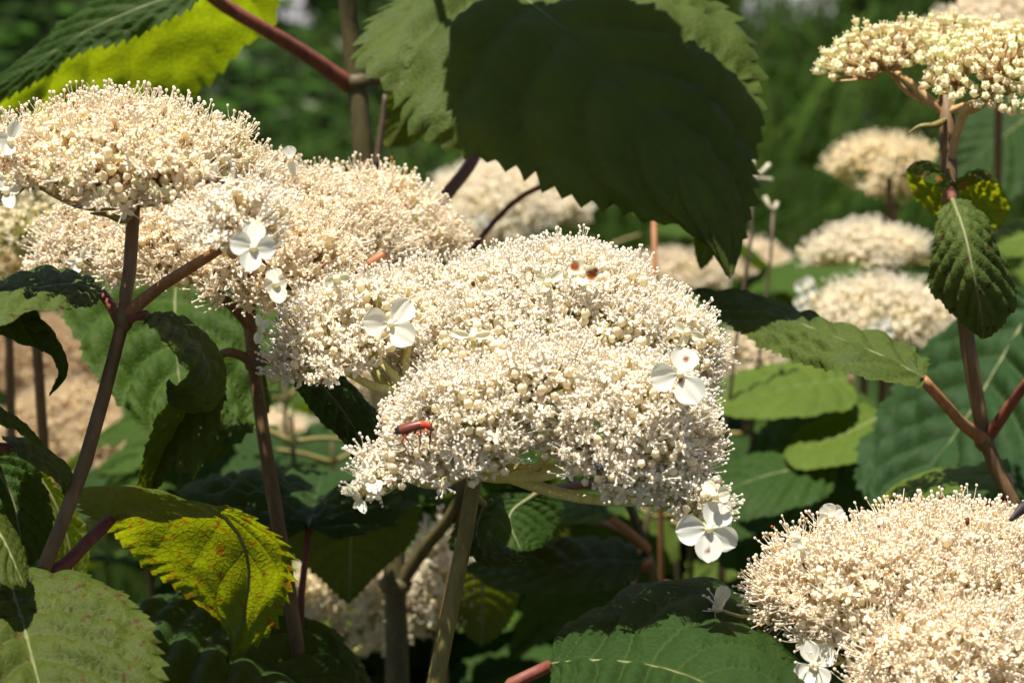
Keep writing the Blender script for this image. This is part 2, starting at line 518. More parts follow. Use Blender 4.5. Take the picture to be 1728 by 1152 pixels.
# ------------------------------------------------------------------ leaves
def leaf_arrays(M, A, B, see='top', teeth=20, nv=9, seed=0, pucker=1.0, bulge=0.07, tooth=1.0, per=4):
    """blade between midrib M and margins A, B: toothed, quilted between the lateral veins"""
    M = [Vector(p) for p in M]; A = [Vector(p) for p in A]; B = [Vector(p) for p in B]
    for E in (A, B):
        if (E[0] - M[0]).length > 1e-4: E.insert(0, M[0])
        if (E[-1] - M[-1]).length > 1e-4: E.append(M[-1])
    nu = teeth * per
    m = crom(M, nu); a = crom(A, nu); b = crom(B, nu)
    length = np.linalg.norm(np.diff(m, axis=0), axis=1).sum()
    t = np.gradient(m, axis=0); t /= np.linalg.norm(t, axis=1)[:, None] + 1e-12
    side = b - a
    nr = np.cross(side, t); nr /= np.linalg.norm(nr, axis=1)[:, None] + 1e-9
    # which way is the upper face: decided on the whole blade
    ctr = (m + a + b) / 3
    if see == 'up': s = nr[:, 2].sum()
    else:
        s = ((np.array(CAM) - ctr) * nr).sum() * (1 if see == 'top' else -1)
    if s < 0:
        a, b = b, a; nr = -nr
    r = np.random.RandomState(seed)
    TO = []
    for E in (a, b):
        off = np.zeros_like(E)
        te = np.gradient(E, axis=0); te /= np.linalg.norm(te, axis=1)[:, None] + 1e-12
        out = E - m; wl = np.linalg.norm(out, axis=1); out /= wl[:, None] + 1e-9
        amp = length * 0.030 * tooth
        jit = 0.6 + 0.8 * r.rand(teeth + 1)
        for i in range(nu + 1):
            f = (i % per) / per
            k = (f ** 1.2) * jit[i // per] * min(1, wl[i] / (length * 0.08))
            if i < per or i > nu - 2: k = 0
            off[i] = (out[i] * 0.9 + te[i] * 0.55) * amp * k
        TO.append(off)
    rows = []
    wv = np.linspace(0, 1, nv + 1)
    for E, sgn, to in ((a, -1, TO[0]), (b, 1, TO[1])):
        wid = np.linalg.norm(E - m, axis=1)[:, None]
        # normal of each half for its bulge
        hn = np.cross((E - m) * sgn, t); hn /= np.linalg.norm(hn, axis=1)[:, None] + 1e-9
        hn = hn * 0.6 + nr * 0.4
        rows.append([(m * (1 - w) + E * w + hn * wid * bulge * 4 * w * (1 - w) + to * w ** 7, sgn * w) for w in wv])
    grid = [q for q in rows[0][::-1]] + [q for q in rows[1][1:]]
    G = np.stack([g[0] for g in grid], 1)          # (nu+1, 2nv+1, 3)
    vv = np.array([g[1] for g in grid])
    uu = np.linspace(0, 1, nu + 1)
    du = np.gradient(G, axis=0); dv = np.gradient(G, axis=1)
    N = np.cross(dv, du); N /= np.linalg.norm(N, axis=2)[:, :, None] + 1e-9
    w = np.abs(vv)[None, :]
    ph = NLAT * (uu[:, None] - VSLOPE * w)
    env = np.sin(np.clip(w, 0, 1) * math.pi * 0.9) ** 0.6 * np.clip(np.sin(uu * math.pi), 0, 1)[:, None] ** 0.5
    fr = ph - np.floor(ph)
    quilt = 1 - (2 * fr - 1) ** 2
    c2 = w * 5.2 + 0.37 * np.floor(ph) + 0.5 * (np.sign(vv)[None, :] > 0) + 0.25 * np.sin(ph * 2.0 + seed)
    q2 = (1 - (2 * (c2 - np.floor(c2)) - 1) ** 2) * quilt ** 0.7
    quilt = quilt - 0.66
    lump = np.array([[noise.noise(Vector((i * 0.09, j * 0.25, seed * 1.7))) for j in range(G.shape[1])] for i in range(G.shape[0])])
    h = length * (0.030 * pucker * quilt * env + 0.020 * pucker * q2 * env + 0.02 * lump * w ** 1.5)
    G = G + N * h[:, :, None]
    nc = G.shape[1]
    V = G.reshape(-1, 3)
    UV = np.stack([np.repeat(uu, nc), np.tile(vv * 0.5 + 0.5, nu + 1)], 1)
    i, j = np.meshgrid(np.arange(nu), np.arange(nc - 1), indexing='ij')
    k = (i * nc + j).ravel()
    F = np.vstack([np.stack([k, k + 1, k + nc + 1], 1), np.stack([k, k + nc + 1, k + nc], 1)])
    # keep the upper face as the front face
    f0 = F[len(F) // 4]
    nn = np.cross(V[f0[1]] - V[f0[0]], V[f0[2]] - V[f0[0]])
    if nn @ N.reshape(-1, 3)[f0[0]] < 0: F = F[:, ::-1]
    off = m - nr * length * 0.004
    return V, F, UV, off, length


GREENS = {'teal': (0.020, 0.050, 0.016), 'mid': (0.036, 0.070, 0.010), 'dark': (0.022, 0.050, 0.009), 'blue': (0.020, 0.046, 0.010), 'light': (0.066, 0.105, 0.015),
          'grey': (0.054, 0.080, 0.017), 'olive': (0.044, 0.062, 0.010), 'yellow': (0.085, 0.10, 0.006)}


def pp(pts, dd=0.0):
    return [P(x, y, d + dd) for x, y, d in pts]


LSEED = [0]


def leaf(t, M, A, B, see='top', tint='mid', mat=None, petiole=None, pmat=None, prad=0.0011, teeth=22, pucker=1.0, label=None, bulge=0.07, tooth=1.0, nv=16):
    LSEED[0] += 1
    V, F, UV, mid, L = leaf_arrays(pp(M), pp(A), pp(B), see, teeth, nv, LSEED[0], pucker, bulge, tooth)
    org = P(*M[0])
    o = link('leaf', tri_mesh('leaf', V - np.array(org), F, None, UV, mat or M_LEAF), t, org)
    g = GREENS[tint]; k = 0.92 + 0.16 * rnd.random()
    o.color = (g[0] * k, g[1] * k, g[2] * k, 1)
    if label: o['label'] = label
    n = len(mid)
    tv, tf = tube([mid[i] for i in np.linspace(0, n - 1, 9).astype(int)], [prad * 0.55, prad * 0.36, prad * 0.1], 5, 16)
    link('midrib', tri_mesh('midrib', tv - np.array(org), tf, None, None, M_VEIN), o, org)
    if petiole:
        pts = petiole if isinstance(petiole[0], Vector) else pp(petiole)
        tv, tf = tube([org] + pts, [prad * 0.95, prad, prad * 1.25], 8, len(pts) * 6, True, 0.08)
        link('petiole', tri_mesh('petiole', tv - np.array(org), tf, None, None, pmat or M_RED), o, org)
    return o


def cane(t, pts, radii, mat, nodes=(), ext=True, name='stem', sides=12):
    """stem through the points (photo position and distance), taken on down to the soil"""
    w = pp(pts) if not isinstance(pts[0], Vector) else list(pts)
    rr = list(radii)
    if ext:
        a, b = w[-2], w[-1]
        foot = WO[t.name]
        w += [b.lerp(foot, 0.35) + Vector((0.006, 0.004, 0)), b.lerp(foot, 0.7), foot - Vector((0, 0, 0.01))]
        rr = rr + [rr[-1] * 1.05, rr[-1] * 1.15, rr[-1] * 1.3]
    mb = MB()
    tv, tf = tube(w, rr, sides, len(w) * 8, True, 0.10)
    mb.add(tv, tf, (1, 1, 1))
    for (x, y, d, r) in nodes:
        c = P(x, y, d)
        v, f = lathe([(r * .5, -.0026), (r * .92, -.0016), (r * 1.08, 0), (r * .92, .0016), (r * .5, .0026)], sides)
        mb.add(v + np.array(c), f, (1, 1, 1))
    return mb.build(name, mat, t)


def foot_of(x, y, d, dx=0.0, dy=0.03):
    p = P(x, y, d)
    return Vector((p.x + dx, p.y + dy, 0.0))


# ------------------------------------------------------------------ florets
CREAM = np.array([0.935, 0.875, 0.725]); WHITE = np.array([0.955, 0.925, 0.845]); BUDC = np.array([0.935, 0.875, 0.705])
YELL = np.array([0.84, 0.74, 0.44]); PEDG = np.array([0.52, 0.47, 0.16]); BROWN = np.array([0.30, 0.10, 0.03]); TANC = np.array([0.78, 0.58, 0.32])


def rot_to(axis, spin=0.0):
    z = np.array(axis, float); z /= np.linalg.norm(z)
    x = np.cross([0.3, 0.9, 0.1] if abs(z[1]) < 0.85 else [1, 0, 0], z); x /= np.linalg.norm(x)
    y = np.cross(z, x)
    c, s = math.cos(spin), math.sin(spin)
    return np.stack([x * c + y * s, -x * s + y * c, z], 1)


def floret_open(r, stam=9, spread=0.55, slen=0.0040, lod=0, tint=1.0, petal=True, brown=0.0):
    mb = MB()
    body = (CREAM * 0.6 + YELL * 0.4) * (0.92 + .12 * r.rand()) * tint
    v, f = lathe([(.0003, -.0016), (.00075, -.0009), (.00098, -.0002), (.0008, .0003), (.0003, .0006)], 7 if not lod else 5)
    mb.add(v, f, np.clip(np.where((v[:, 2:3] < -.0009), PEDG * .5 + body * .5, body), 0, 1))
    if petal:
        n = 5
        for k in range(n):
            a = 2 * math.pi * k / n + .2 * r.randn()
            el = -0.15 + 0.35 * r.randn() * .6
            d = np.array([math.cos(a) * math.cos(el), math.sin(a) * math.cos(el), math.sin(el)]); s = np.array([-math.sin(a), math.cos(a), 0])
            L, w = .0017 * (1 + .15 * r.randn()), .00062
            p0 = d * .0006 + np.array([0, 0, .0002]); up = np.array([0, 0, .0002])
            V = [p0 - s * w * .5, p0 + s * w * .5, p0 + d * L * .55 + s * w + up, p0 + d * L * .55 - s * w + up, p0 + d * L]
            mb.add(V, [(0, 1, 2), (0, 2, 3), (3, 2, 4)], CREAM * (.93 + .07 * r.rand()) * tint)
    for k in range(stam):
        a = 2 * math.pi * (k + .4 * r.randn()) / stam
        th = abs(spread * (0.35 + 0.75 * r.rand()))
        L = slen * (0.7 + 0.5 * r.rand())
        d0 = np.array([math.cos(a) * math.sin(th * 1.3), math.sin(a) * math.sin(th * 1.3), math.cos(th * 1.3)])
        d1 = np.array([math.cos(a) * math.sin(th * .75), math.sin(a) * math.sin(th * .75), math.cos(th * .75)])
        p0 = np.array([math.cos(a), math.sin(a), 0]) * .0006
        p1 = p0 + d0 * L * .5; p2 = p1 + d1 * L * .5
        tv, tf = tube([p0, p1, p2], [.00013, .00011, .00010], 3, 2 if not lod else 1, False)
        mb.add(tv, tf, WHITE * tint)
        if r.rand() < 0.9:
            ac = WHITE * (.9 + .08 * r.rand()) if r.rand() > brown else (TANC if r.rand() < .6 else BROWN * 1.6)
            av, af = ico(.00037 * (.85 + .3 * r.rand()), p2, (1, .85, 1.1))
            mb.add(av, af, np.clip(ac * tint, 0, 1))
    return mb.arrays()


def floret_bud(r, lod=0, tint=1.0, size=1.0):
    mb = MB()
    c = (BUDC * (.55 + .45 * r.rand()) + YELL * .35 * r.rand()); c = np.clip(c / max(c.max(), 1e-6) * (.86 + .08 * r.rand()), 0, 1) * tint
    s = size * (.9 + .25 * r.rand())
    n = 10 if not lod else 6
    prof = [(.00030, -.0016), (.00080, -.0010), (.00102, -.0002), (.00100, .00035), (.00062, .00085), (.00018, .00122)]
    v, f = lathe([(a * s, b * s) for a, b in prof], n, .11, 5)
    col = np.where(v[:, 2:3] < -.0010 * s, PEDG * .5 + c * .5, c)
    mb.add(v, f, col)
    return mb.arrays()


def floret_spent(r, tint=1.0):
    """capsule left when the stamens have dropped: top shaped with two styles"""
    mb = MB()
    c = np.clip(YELL * (.65 + .2 * r.rand()) + CREAM * .32, 0, .88) * tint
    v, f = lathe([(.0003, -.0018), (.0008, -.0011), (.00115, -.0001), (.00105, .0003), (.0005, .00045)], 8, .05, 5)
    mb.add(v, f, c)
    for k in range(2):
        a = k * 3.14 + r.rand()
        e = np.array([math.cos(a) * .0007, math.sin(a) * .0007, .0014])
        tv, tf = tube([(0, 0, .0003), e * .6, e], [.0002, .00016, .0002], 4, 2)
        mb.add(tv, tf, c * .95 if r.rand() < .7 else TANC * .9)
    for k in range(5):
        a = k * 1.257
        d = np.array([math.cos(a), math.sin(a), .15])
        s = np.array([-math.sin(a), math.cos(a), 0])
        mb.add([d * .0009 - s * .0003, d * .0009 + s * .0003, d * .0015], [(0, 1, 2)], c)
    return mb.arrays()


def variants(kind, n, seed):
    out = []
    for k in range(n):
        r = np.random.RandomState(seed + k)
        if kind == 'open': out.append(floret_open(r, 5 + r.randint(4), .40 + .35 * r.rand(), .0030 + .0014 * r.rand(), 0, .98 + .02 * r.rand(), True, .004))
        elif kind == 'aged': out.append(floret_open(r, 6 + r.randint(4), .55 + .4 * r.rand(), .0036 + .0012 * r.rand(), 0, np.array([1.0, .97, .91]), True, .05))
        elif kind == 'half': out.append(floret_open(r, 6, .35, .0015, 0, 1.0))
        elif kind == 'bud': out.append(floret_bud(r))
        elif kind == 'spent': out.append(floret_spent(r))
        elif kind == 'far_open': out.append(floret_open(r, 6, .6, .0040, 1, .98))
        elif kind == 'far_bud': out.append(floret_bud(r, 1))
        elif kind == 'brown': out.append(floret_bud(r, 1, .38, .5) if 0 else (lambda a: (a[0] * .6, a[1], np.tile(BROWN * (.6 + .6 * r.rand()), (len(a[0]), 1))))(floret_bud(r, 1)))
    return out


VAR = {k: variants(k, n, s) for k, n, s in (('open', 8, 100), ('aged', 8, 200), ('half', 4, 300), ('bud', 5, 400), ('spent', 6, 500), ('far_open', 5, 600), ('far_bud', 4, 700), ('brown', 3, 800))}
VMESH = {k: [tri_mesh('floret_' + k, a[0], a[1], a[2], None, M_FLORET) for a in v] for k, v in VAR.items()}


class Lobe:
    """one domed cyme: centre, half width, half depth, height, axis"""
    def __init__(s, x, y, d, rx, ry, h, n=(0, 0, 1)):
        k = PXK * d
        s.c = np.array(P(x, y, d)); s.rx, s.ry, s.h = rx * k, ry * k, h * k
        z = np.array(n, float); z /= np.linalg.norm(z)
        x_ = np.array([1.0, 0, 0]) - z * z[0]; x_ /= np.linalg.norm(x_)
        s.R = np.stack([x_, np.cross(z, x_), z], 1)
    def point(s, u, v):
        r2 = u * u + v * v
        z = s.h * (1 - r2) ** 0.62
        loc = np.array([u * s.rx, v * s.ry, z])
        g = np.array([u / s.rx, v / s.ry, (z / s.h + .12) ** 1.1 / s.h]); g /= np.linalg.norm(g)
        return s.c + s.R @ loc, s.R @ g
    def inside(s, p, m):
        q = s.R.T @ (p - s.c)
        r2 = (q[0] / s.rx) ** 2 + (q[1] / s.ry) ** 2
        return r2 < .95 and -.004 < q[2] < s.h * (1 - r2) ** .62 - m


def flower_head(t, top, lobes, spacing, mix, nind=300, seed=1, far=False, tintv=None, jit=0.0013, keep_under=False, label=None, up=.35, bmat=None, brad=.0014, fs=1.0):
    """branching cyme with florets: the nearest as parts, the rest as one mass. Returns list of (pos, normal)"""
    r = np.random.RandomState(seed)
    top = np.array(top)
    cell = {}
    fl = []
    for li, L in enumerate(lobes):
        tries = int(9 * (L.rx * L.ry + L.h * (L.rx + L.ry)) * 3.2 / spacing ** 2)
        for _ in range(tries):
            a, q = r.rand() * 6.283, math.sqrt(r.rand())
            q = 1 - (1 - q) ** 1.25 if r.rand() < .5 else q
            p, n = L.point(q * math.cos(a) * .995, q * math.sin(a) * .995)
            p = p + n * jit * r.randn()
            if any(o is not L and o.inside(p, .0022) for o in lobes): continue
            key = tuple(np.floor(p / spacing).astype(int))
            ok = True
            for dx in (-1, 0, 1):
                for dy in (-1, 0, 1):
                    for dz in (-1, 0, 1):
                        for o in cell.get((key[0] + dx, key[1] + dy, key[2] + dz), ()):
                            if (o[0] - p[0]) ** 2 + (o[1] - p[1]) ** 2 + (o[2] - p[2]) ** 2 < spacing ** 2: ok = False
            if not ok: continue
            cell.setdefault(key, []).append(p)
            nn = n * (1 - up) + np.array([0, 0, 1]) * up + .16 * r.randn(3)
            fl.append((p, nn / np.linalg.norm(nn), li, n))
    # branches
    mb = MB()
    pc = np.array([1.0, 1, 1])
    for li, L in enumerate(lobes):
        mine = [f for f in fl if f[2] == li]
        if not mine: continue
        base = L.c + L.R[:, 2] * L.h * .05
        midp = top * .55 + base * .45 + np.array([0, 0, -.003])
        tv, tf = tube([top, midp, base], [brad, brad * .85, brad * .6], 7, 8)
        mb.add(tv, tf, pc)
        hubs = []
        order = list(range(len(mine))); r.shuffle(order)
        for i in order:
            hp = mine[i][0] - mine[i][3] * .0085
            if all(np.linalg.norm(hp - h) > (.0085 if not far else .014) for h in hubs): hubs.append(hp)
        for h in hubs:
            mid2 = (base * .5 + h * .5) + (h - base) * np.array([.15, .15, -.1])
            tv, tf = tube([base, mid2, h], [brad * .5, brad * .38, brad * .3], 5 if not far else 4, 4, False)
            mb.add(tv, tf, pc)
        H = np.array(hubs)
        for f in mine:
            h = H[np.argmin(((H - f[0]) ** 2).sum(1))]
            b0 = f[0] - f[1] * .0014
            m2 = b0 * .6 + h * .4 - f[1] * .001
            tv, tf = tube([h, m2, b0], [.00032, .00027, .00025], 3, 2, False)
            mb.add(tv, tf, pc)
    head = mb.build('flower_head', bmat or M_PEDH, t, Vector(top))
    if label: head['label'] = label
    cam_ = np.array(CAM)
    fl.sort(key=lambda f: np.linalg.norm(f[0] - cam_) - .012 * (f[3] @ (cam_ - f[0])) / np.linalg.norm(cam_ - f[0]))
    qs = np.array([.42 * noise.noise(Vector(f[0] * 190.0)) + .5 * r.rand() for f in fl])
    qs = np.argsort(np.argsort(qs)) / max(1, len(fl))
    kinds, wts = zip(*mix)
    cw = np.cumsum(wts) / sum(wts)
    AV, AF, AC, nn = [], [], [], 0
    for i, (p, n, li, n0) in enumerate(fl):
        # neighbouring florets open together
        q = qs[i]
        kd = kinds[min(len(kinds) - 1, int(np.searchsorted(cw, np.clip(q, 0, .999))))]
        if r.rand() < .006 and not far: kd = 'brown'
        k = r.randint(len(VAR[kd]))
        R = rot_to(n, r.rand() * 6.283); s = (.85 + .3 * r.rand()) * fs
        if i < nind:
            o = bpy.data.objects.new('floret', VMESH[kd][k])
            COL.objects.link(o); o.parent = head
            mw = Matrix(R.tolist()).to_4x4() @ Matrix.Scale(s, 4)
            mw.translation = Vector(p - top)
            o.matrix_local = mw
        else:
            v, f, c = VAR[kd][k]
            AV.append(v @ R.T * s + p); AF.append(f + nn)
            AC.append(np.clip(c * (tintv if tintv is not None else 1.0) * (.9 + .14 * r.rand()), 0, 1)); nn += len(v)
    if AV:
        o = link('floret_mass', tri_mesh('floret_mass', np.vstack(AV) - top, np.vstack(AF), np.vstack(AC), None, M_FLORET), head, Vector(top))
        o['kind'] = 'stuff'
    return head, fl


M_PEDH = stem_mat('cyme_branch_green', (0.46, 0.43, 0.14), (0.58, 0.54, 0.22))
M_PEDT = stem_mat('cyme_branch_tan', (0.36, 0.22, 0.09), (0.50, 0.34, 0.16))


def surf(fl, x, y, rad=26, dflt=.5):
    best = None
    for f in fl:
        q = proj(Vector(f[0]))
        if (q[0] - x) ** 2 + (q[1] - y) ** 2 < rad * rad and (best is None or q[2] < best): best = q[2]
    return best if best is not None else dflt


def sterile(head, x, y, d, tepals, face=(0, 0, 1), tie=None, col=(0.80, 0.79, 0.70), stam=0, seed=0, spots=(), curl=.25, label=None):
    """showy outer flower. tepals: (end x, end y, width, extra distance at the end) in photo position; spots: (x, y, r)"""
    r = np.random.RandomState(seed + int(x))
    c = np.array(P(x, y, d))
    mb = MB()
    col = np.array(col)
    for (ex, ey, wd, dd) in tepals:
        e = np.array(P(ex, ey, d + dd)); ax = e - c; L = np.linalg.norm(ax); a = ax / L
        tocam = np.array(CAM) - c; tocam /= np.linalg.norm(tocam)
        s = np.cross(a, tocam); s /= np.linalg.norm(s) + 1e-9; nrm = np.cross(s, a)
        hw = wd * PXK * d * .5
        n1, n2 = 12, 10
        V, C = [], []
        for i in range(n1 + 1):
            u = i / n1
            prof = max(.12, math.sqrt(max(0.0, 1 - ((u - .56) / .455) ** 2)) * (.72 + .28 * min(1, u * 1.8)))
            for j in range(n2 + 1):
                v = j / n2 * 2 - 1
                p = c + a * L * u * (1 - .03 * v * v) + s * hw * v * prof * 1.18 + nrm * (L * curl * ((v * prof) ** 2 * .55 + u * (1 - u) * -.35) + L * .02 * math.sin(7 * v + 3 * u))
                V.append(p)
                cc = col * (.96 + .05 * noise.noise(Vector((u * 5, v * 5, x))))
                cc = cc * (1 - .10 * (abs(math.sin(v * 5.5)) < .12) * (u < .8))
                if u < .22: cc = cc * (1 - (.22 - u)) + np.array([.5, .55, .2]) * (.22 - u)
                pj = proj(Vector(p))
                for (sx, sy, sr) in spots:
                    q = math.hypot(pj[0] - sx, pj[1] - sy) / sr
                    if q < 1.25: cc = cc * min(1, max(0, (q - .7) / .55)) + np.array([.26, .065, .012]) * (1 - min(1, max(0, (q - .7) / .55)))
                C.append(cc)
        F = []
        for i in range(n1):
            for j in range(n2):
                k = i * (n2 + 1) + j
                F += [(k, k + 1, k + n2 + 2), (k, k + n2 + 2, k + n2 + 1)]
        mb.add(V, F, np.clip(np.array(C), 0, 1))
    tocam = np.array(CAM) - c; tocam /= np.linalg.norm(tocam)
    v, f, cc = floret_bud(r, 0, 1.0, .75)
    R = rot_to(tocam, 0)
    mb.add(v @ R.T + c + tocam * .0005, f, cc)
    if stam:
        v, f, cc = floret_open(r, stam, .8, .0032, 0, 1, False)
        ax = np.array(face, float)
        mb.add(v @ rot_to(ax).T + c, f, cc)
    if tie is not None:
        tp = np.array(P(*tie)) if not isinstance(tie, np.ndarray) else tie
        tv, tf = tube([c - tocam * .0006, (c + tp) * .5 + np.array([0, 0, -.0006]), tp], [.00035, .0004, .0005], 5, 6)
        mb.add(tv, tf, np.array([.60, .56, .26]))
    return mb.build('sterile_flower', M_TEPAL, head, Vector(c))

#@@PART2@@
# ------------------------------------------------------------------ shrub: the sharp flower head and its stem
G1 = 'flowering stems of the shrub'
t1 = thing('flowering_hydrangea', foot_of(690, 1300, .54), 'hydrangea stem topped by the big sharp domed cream head with a red beetle on it', 'hydrangea', G1)
cane(t1, [(803, 785, .530), (794, 850, .530), (770, 980, .530), (735, 1152, .530), (708, 1270, .532)], [.0017, .0020, .0022, .0023, .0024], M_PED)
T1 = P(803, 785, .530)
LOB1 = [Lobe(935, 640, .535, 252, 280, 205), Lobe(600, 588, .525, 132, 120, 96, (-.35, -.1, 1)), Lobe(775, 745, .497, 118, 95, 118, (-.25, -.6, 1)),
        Lobe(1052, 752, .500, 142, 130, 150, (.30, -.5, 1)), Lobe(1106, 615, .53, 90, 120, 98, (.8, -.2, 1)), Lobe(905, 690, .500, 115, 100, 100, (0, -.55, 1)),
        Lobe(705, 545, .545, 125, 105, 76, (-.25, 0, 1)), Lobe(665, 800, .492, 62, 45, 32, (-.5, -.3, 1)), Lobe(1165, 850, .492, 52, 42, 40, (.5, -.4, 1)),
        Lobe(885, 548, .545, 172, 150, 100, (0, .1, 1))]
head1, FL1 = flower_head(t1, T1, LOB1, .00205, (('bud', .33), ('half', .12), ('open', .55)), 300, 7, jit=.0011, fs=.84)
# bare branches seen under the left lobe
mb = MB()
for pts, rr in ((((803, 785, .53), (740, 700, .522), (692, 662, .515), (640, 655, .515), (585, 628, .518)), (.0015, .0014, .0012, .0010, .0008)),
                (((692, 662, .515), (660, 630, .516), (625, 590, .518)), (.0010, .0009, .0007)),
                (((692, 662, .515), (685, 615, .517), (690, 570, .52)), (.0010, .0009, .0008)),
                (((803, 800, .525), (870, 805, .508), (940, 797, .503), (985, 770, .503)), (.0014, .0012, .0011, .0010)),
                (((870, 805, .508), (905, 790, .506), (930, 760, .505)), (.0011, .0010, .0008)),
                (((780, 800, .52), (735, 795, .505), (690, 795, .496), (645, 808, .492), (607, 838, .489)), (.0011, .0009, .0008, .0006, .0004))):
    v, f = tube(pp(pts), rr, 8, 18, True, .06); mb.add(v, f, (1, 1, 1))
mb.build('cyme_branch', M_PEDH, head1)


def S(head, fl, x, y, tep, dd=-.004, tie=True, rad=26, **kw):
    d = surf(fl, x, y, rad) + dd
    return sterile(head, x, y, d, tep, tie=(x + 3, y + 14, d + .010) if tie is True else tie, **kw)


S(head1, FL1, 659, 546, [(612, 541, 42, -.001), (694, 507, 36, .002), (697, 580, 40, -.002)], dd=-.003)
S(head1, FL1, 1148, 631, [(1160, 587, 42, .002), (1096, 640, 42, 0), (1178, 681, 46, -.002)], spots=((1158, 606, 5), (1147, 641, 6.5)))
S(head1, FL1, 1190, 690, [(1188, 714, 22, .001), (1176, 672, 20, 0)], col=(.80, .82, .62), dd=.002)
S(head1, FL1, 1196, 892, [(1220, 850, 46, .002), (1140, 896, 44, 0), (1196, 949, 40, -.002), (1243, 920, 38, .001)], rad=60, tie=(1170, 855, .495), spots=((1195, 929, 4.5),))
S(head1, FL1, 1206, 836, [(1232, 832, 24, 0), (1190, 812, 20, .002)], rad=50, col=(.84, .83, .62), tie=(1180, 850, .495))
sterile(head1, 603, 838, .489, [(586, 817, 15, -.003), (617, 866, 14, -.002), (600, 858, 9, .004)], tie=(640, 808, .492), col=(.86, .86, .72))
sterile(head1, 628, 808, .488, [(617, 776, 24, .001), (608, 812, 15, -.002), (636, 832, 26, -.004)], tie=(660, 800, .493))
S(head1, FL1, 983, 462, [(964, 442, 28, .001), (1012, 461, 24, .001), (984, 482, 22, -.003)], col=(.84, .78, .58), spots=((970, 449, 8.5), (998, 464, 9.5), (1005, 456, 5)), dd=-.005)
S(head1, FL1, 925, 476, [(903, 468, 18, 0), (948, 458, 16, .001), (915, 492, 14, -.002)], col=(.86, .84, .60), dd=-.004)
S(head1, FL1, 797, 568, [(760, 560, 14, .002), (828, 563, 13, .002), (800, 552, 10, .004)], col=(.88, .85, .66), dd=-.004)
sterile(head1, 441, 556, .512, [(434, 529, 11, -.002), (452, 541, 12, .002), (432, 580, 14, -.002)], tie=(470, 566, .515), col=(.78, .80, .58))
S(head1, FL1, 1160, 560, [(1185, 570, 16, 0), (1140, 548, 14, 0), (1150, 585, 12, 0)], col=(.84, .82, .62), dd=-.001)
S(head1, FL1, 568, 470, [(550, 478, 16, 0), (590, 468, 15, .002), (572, 488, 14, 0)], col=(.84, .82, .60))
leaf(t1, [(815, 850, .550), (803, 890, .545), (812, 930, .538), (850, 951, .532), (905, 943, .527)],
     [(795, 858, .545), (788, 905, .535), (803, 945, .528), (850, 958, .525)],
     [(850, 850, .565), (862, 890, .565), (850, 922, .556), (872, 938, .545)], 'top', 'dark', petiole=[(805, 842, .545), (797, 838, .532)], pmat=M_PED, teeth=18, label='narrow dark leaf curling under the head with a hooked tip')

# ------------------------------------------------------------------ stem with the dense cream head and two curled leaves
t2 = thing('flowering_hydrangea', foot_of(20, 1300, .50), 'brown hydrangea stem with creamy head, orange side branch and a pair of curled leaves', 'hydrangea', G1)
cane(t2, [(226, 340, .500), (221, 430, .500), (207, 540, .500), (181, 645, .500), (140, 790, .500), (75, 955, .500), (20, 1100, .500)], [.0013, .0015, .0016, .0016, .0017, .0018, .0018], M_CANE, [(207, 538, .50, .0019)])
LOB2 = [Lobe(200, 290, .500, 185, 160, 98), Lobe(40, 300, .500, 92, 92, 66, (-.5, -.1, 1)), Lobe(355, 275, .505, 82, 78, 48, (.5, 0, 1)), Lobe(215, 300, .485, 120, 70, 60, (0, -.6, 1))]
head2, FL2 = flower_head(t2, P(226, 345, .500), LOB2, .0021, (('bud', .28), ('spent', .26), ('aged', .46)), 300, 17, up=.45, bmat=M_PEDT, brad=.0009, fs=.86)
LOB2b = [Lobe(400, 400, .472, 72, 60, 75, (.1, -.1, 1))]
head2b, FL2b = flower_head(t2, P(385, 412, .478), LOB2b, .0027, (('open', .8), ('half', .2)), 120, 19, bmat=M_PEDT, brad=.0009)
v, f = tube(pp([(212, 532, .50), (262, 490, .495), (320, 452, .487), (385, 412, .478)]), [.0013, .0012, .0011, .0009], 9, 24, True, .08)
mb = MB(); mb.add(v, f, (1, 1, 1)); mb.build('side_branch', M_ORANGE, t2)
v, f = tube(pp([(228, 350, .499), (205, 371, .494), (180, 362, .492), (152, 360, .492)]), [.0004, .0009, .0007, .0002], 6, 14, True)
mb = MB(); mb.add(v, f, (1, 1, 1)); mb.build('bract', M_PED, t2)
S(head2, FL2, 18, 238, [(30, 204, 22, 0), (-6, 236, 26, 0), (10, 262, 22, -.002)])
S(head2, FL2, 10, 322, [(-10, 300, 22, 0), (20, 352, 20, -.003), (35, 318, 14, .001)])
S(head2b, FL2b, 428, 418, [(429, 374, 34, .002), (388, 405, 34, 0), (467, 419, 34, 0), (418, 458, 32, -.002)], dd=-.006)
leaf(t2, [(172, 495, .505), (130, 481, .505), (70, 486, .502), (0, 500, .498), (-70, 560, .49), (-105, 625, .487)],
     [(150, 473, .525), (87, 464, .535), (35, 478, .530), (-40, 515, .515), (-90, 580, .495)],
     [(160, 512, .497), (104, 520, .485), (52, 527, .478), (-20, 560, .472), (-80, 610, .478)], 'top', 'grey', M_SLEAF, [(187, 515, .503), (202, 540, .50)], M_RED, pucker=.8, label='arching leaf with a dark blotched fold')
leaf(t2, [(249, 532, .500), (300, 556, .506), (345, 602, .506), (350, 642, .500), (322, 668, .494), (290, 656, .494), (286, 640, .499)],
     [(268, 529, .508), (312, 545, .522), (357, 592, .526), (369, 640, .520), (342, 690, .505), (290, 682, .498)],
     [(243, 540, .494), (276, 577, .484), (303, 612, .484), (316, 634, .487), (304, 652, .487), (293, 648, .490)], 'top', 'olive', None, [(228, 533, .499), (210, 541, .50)], M_RED, label='leaf rolled up into a hook')
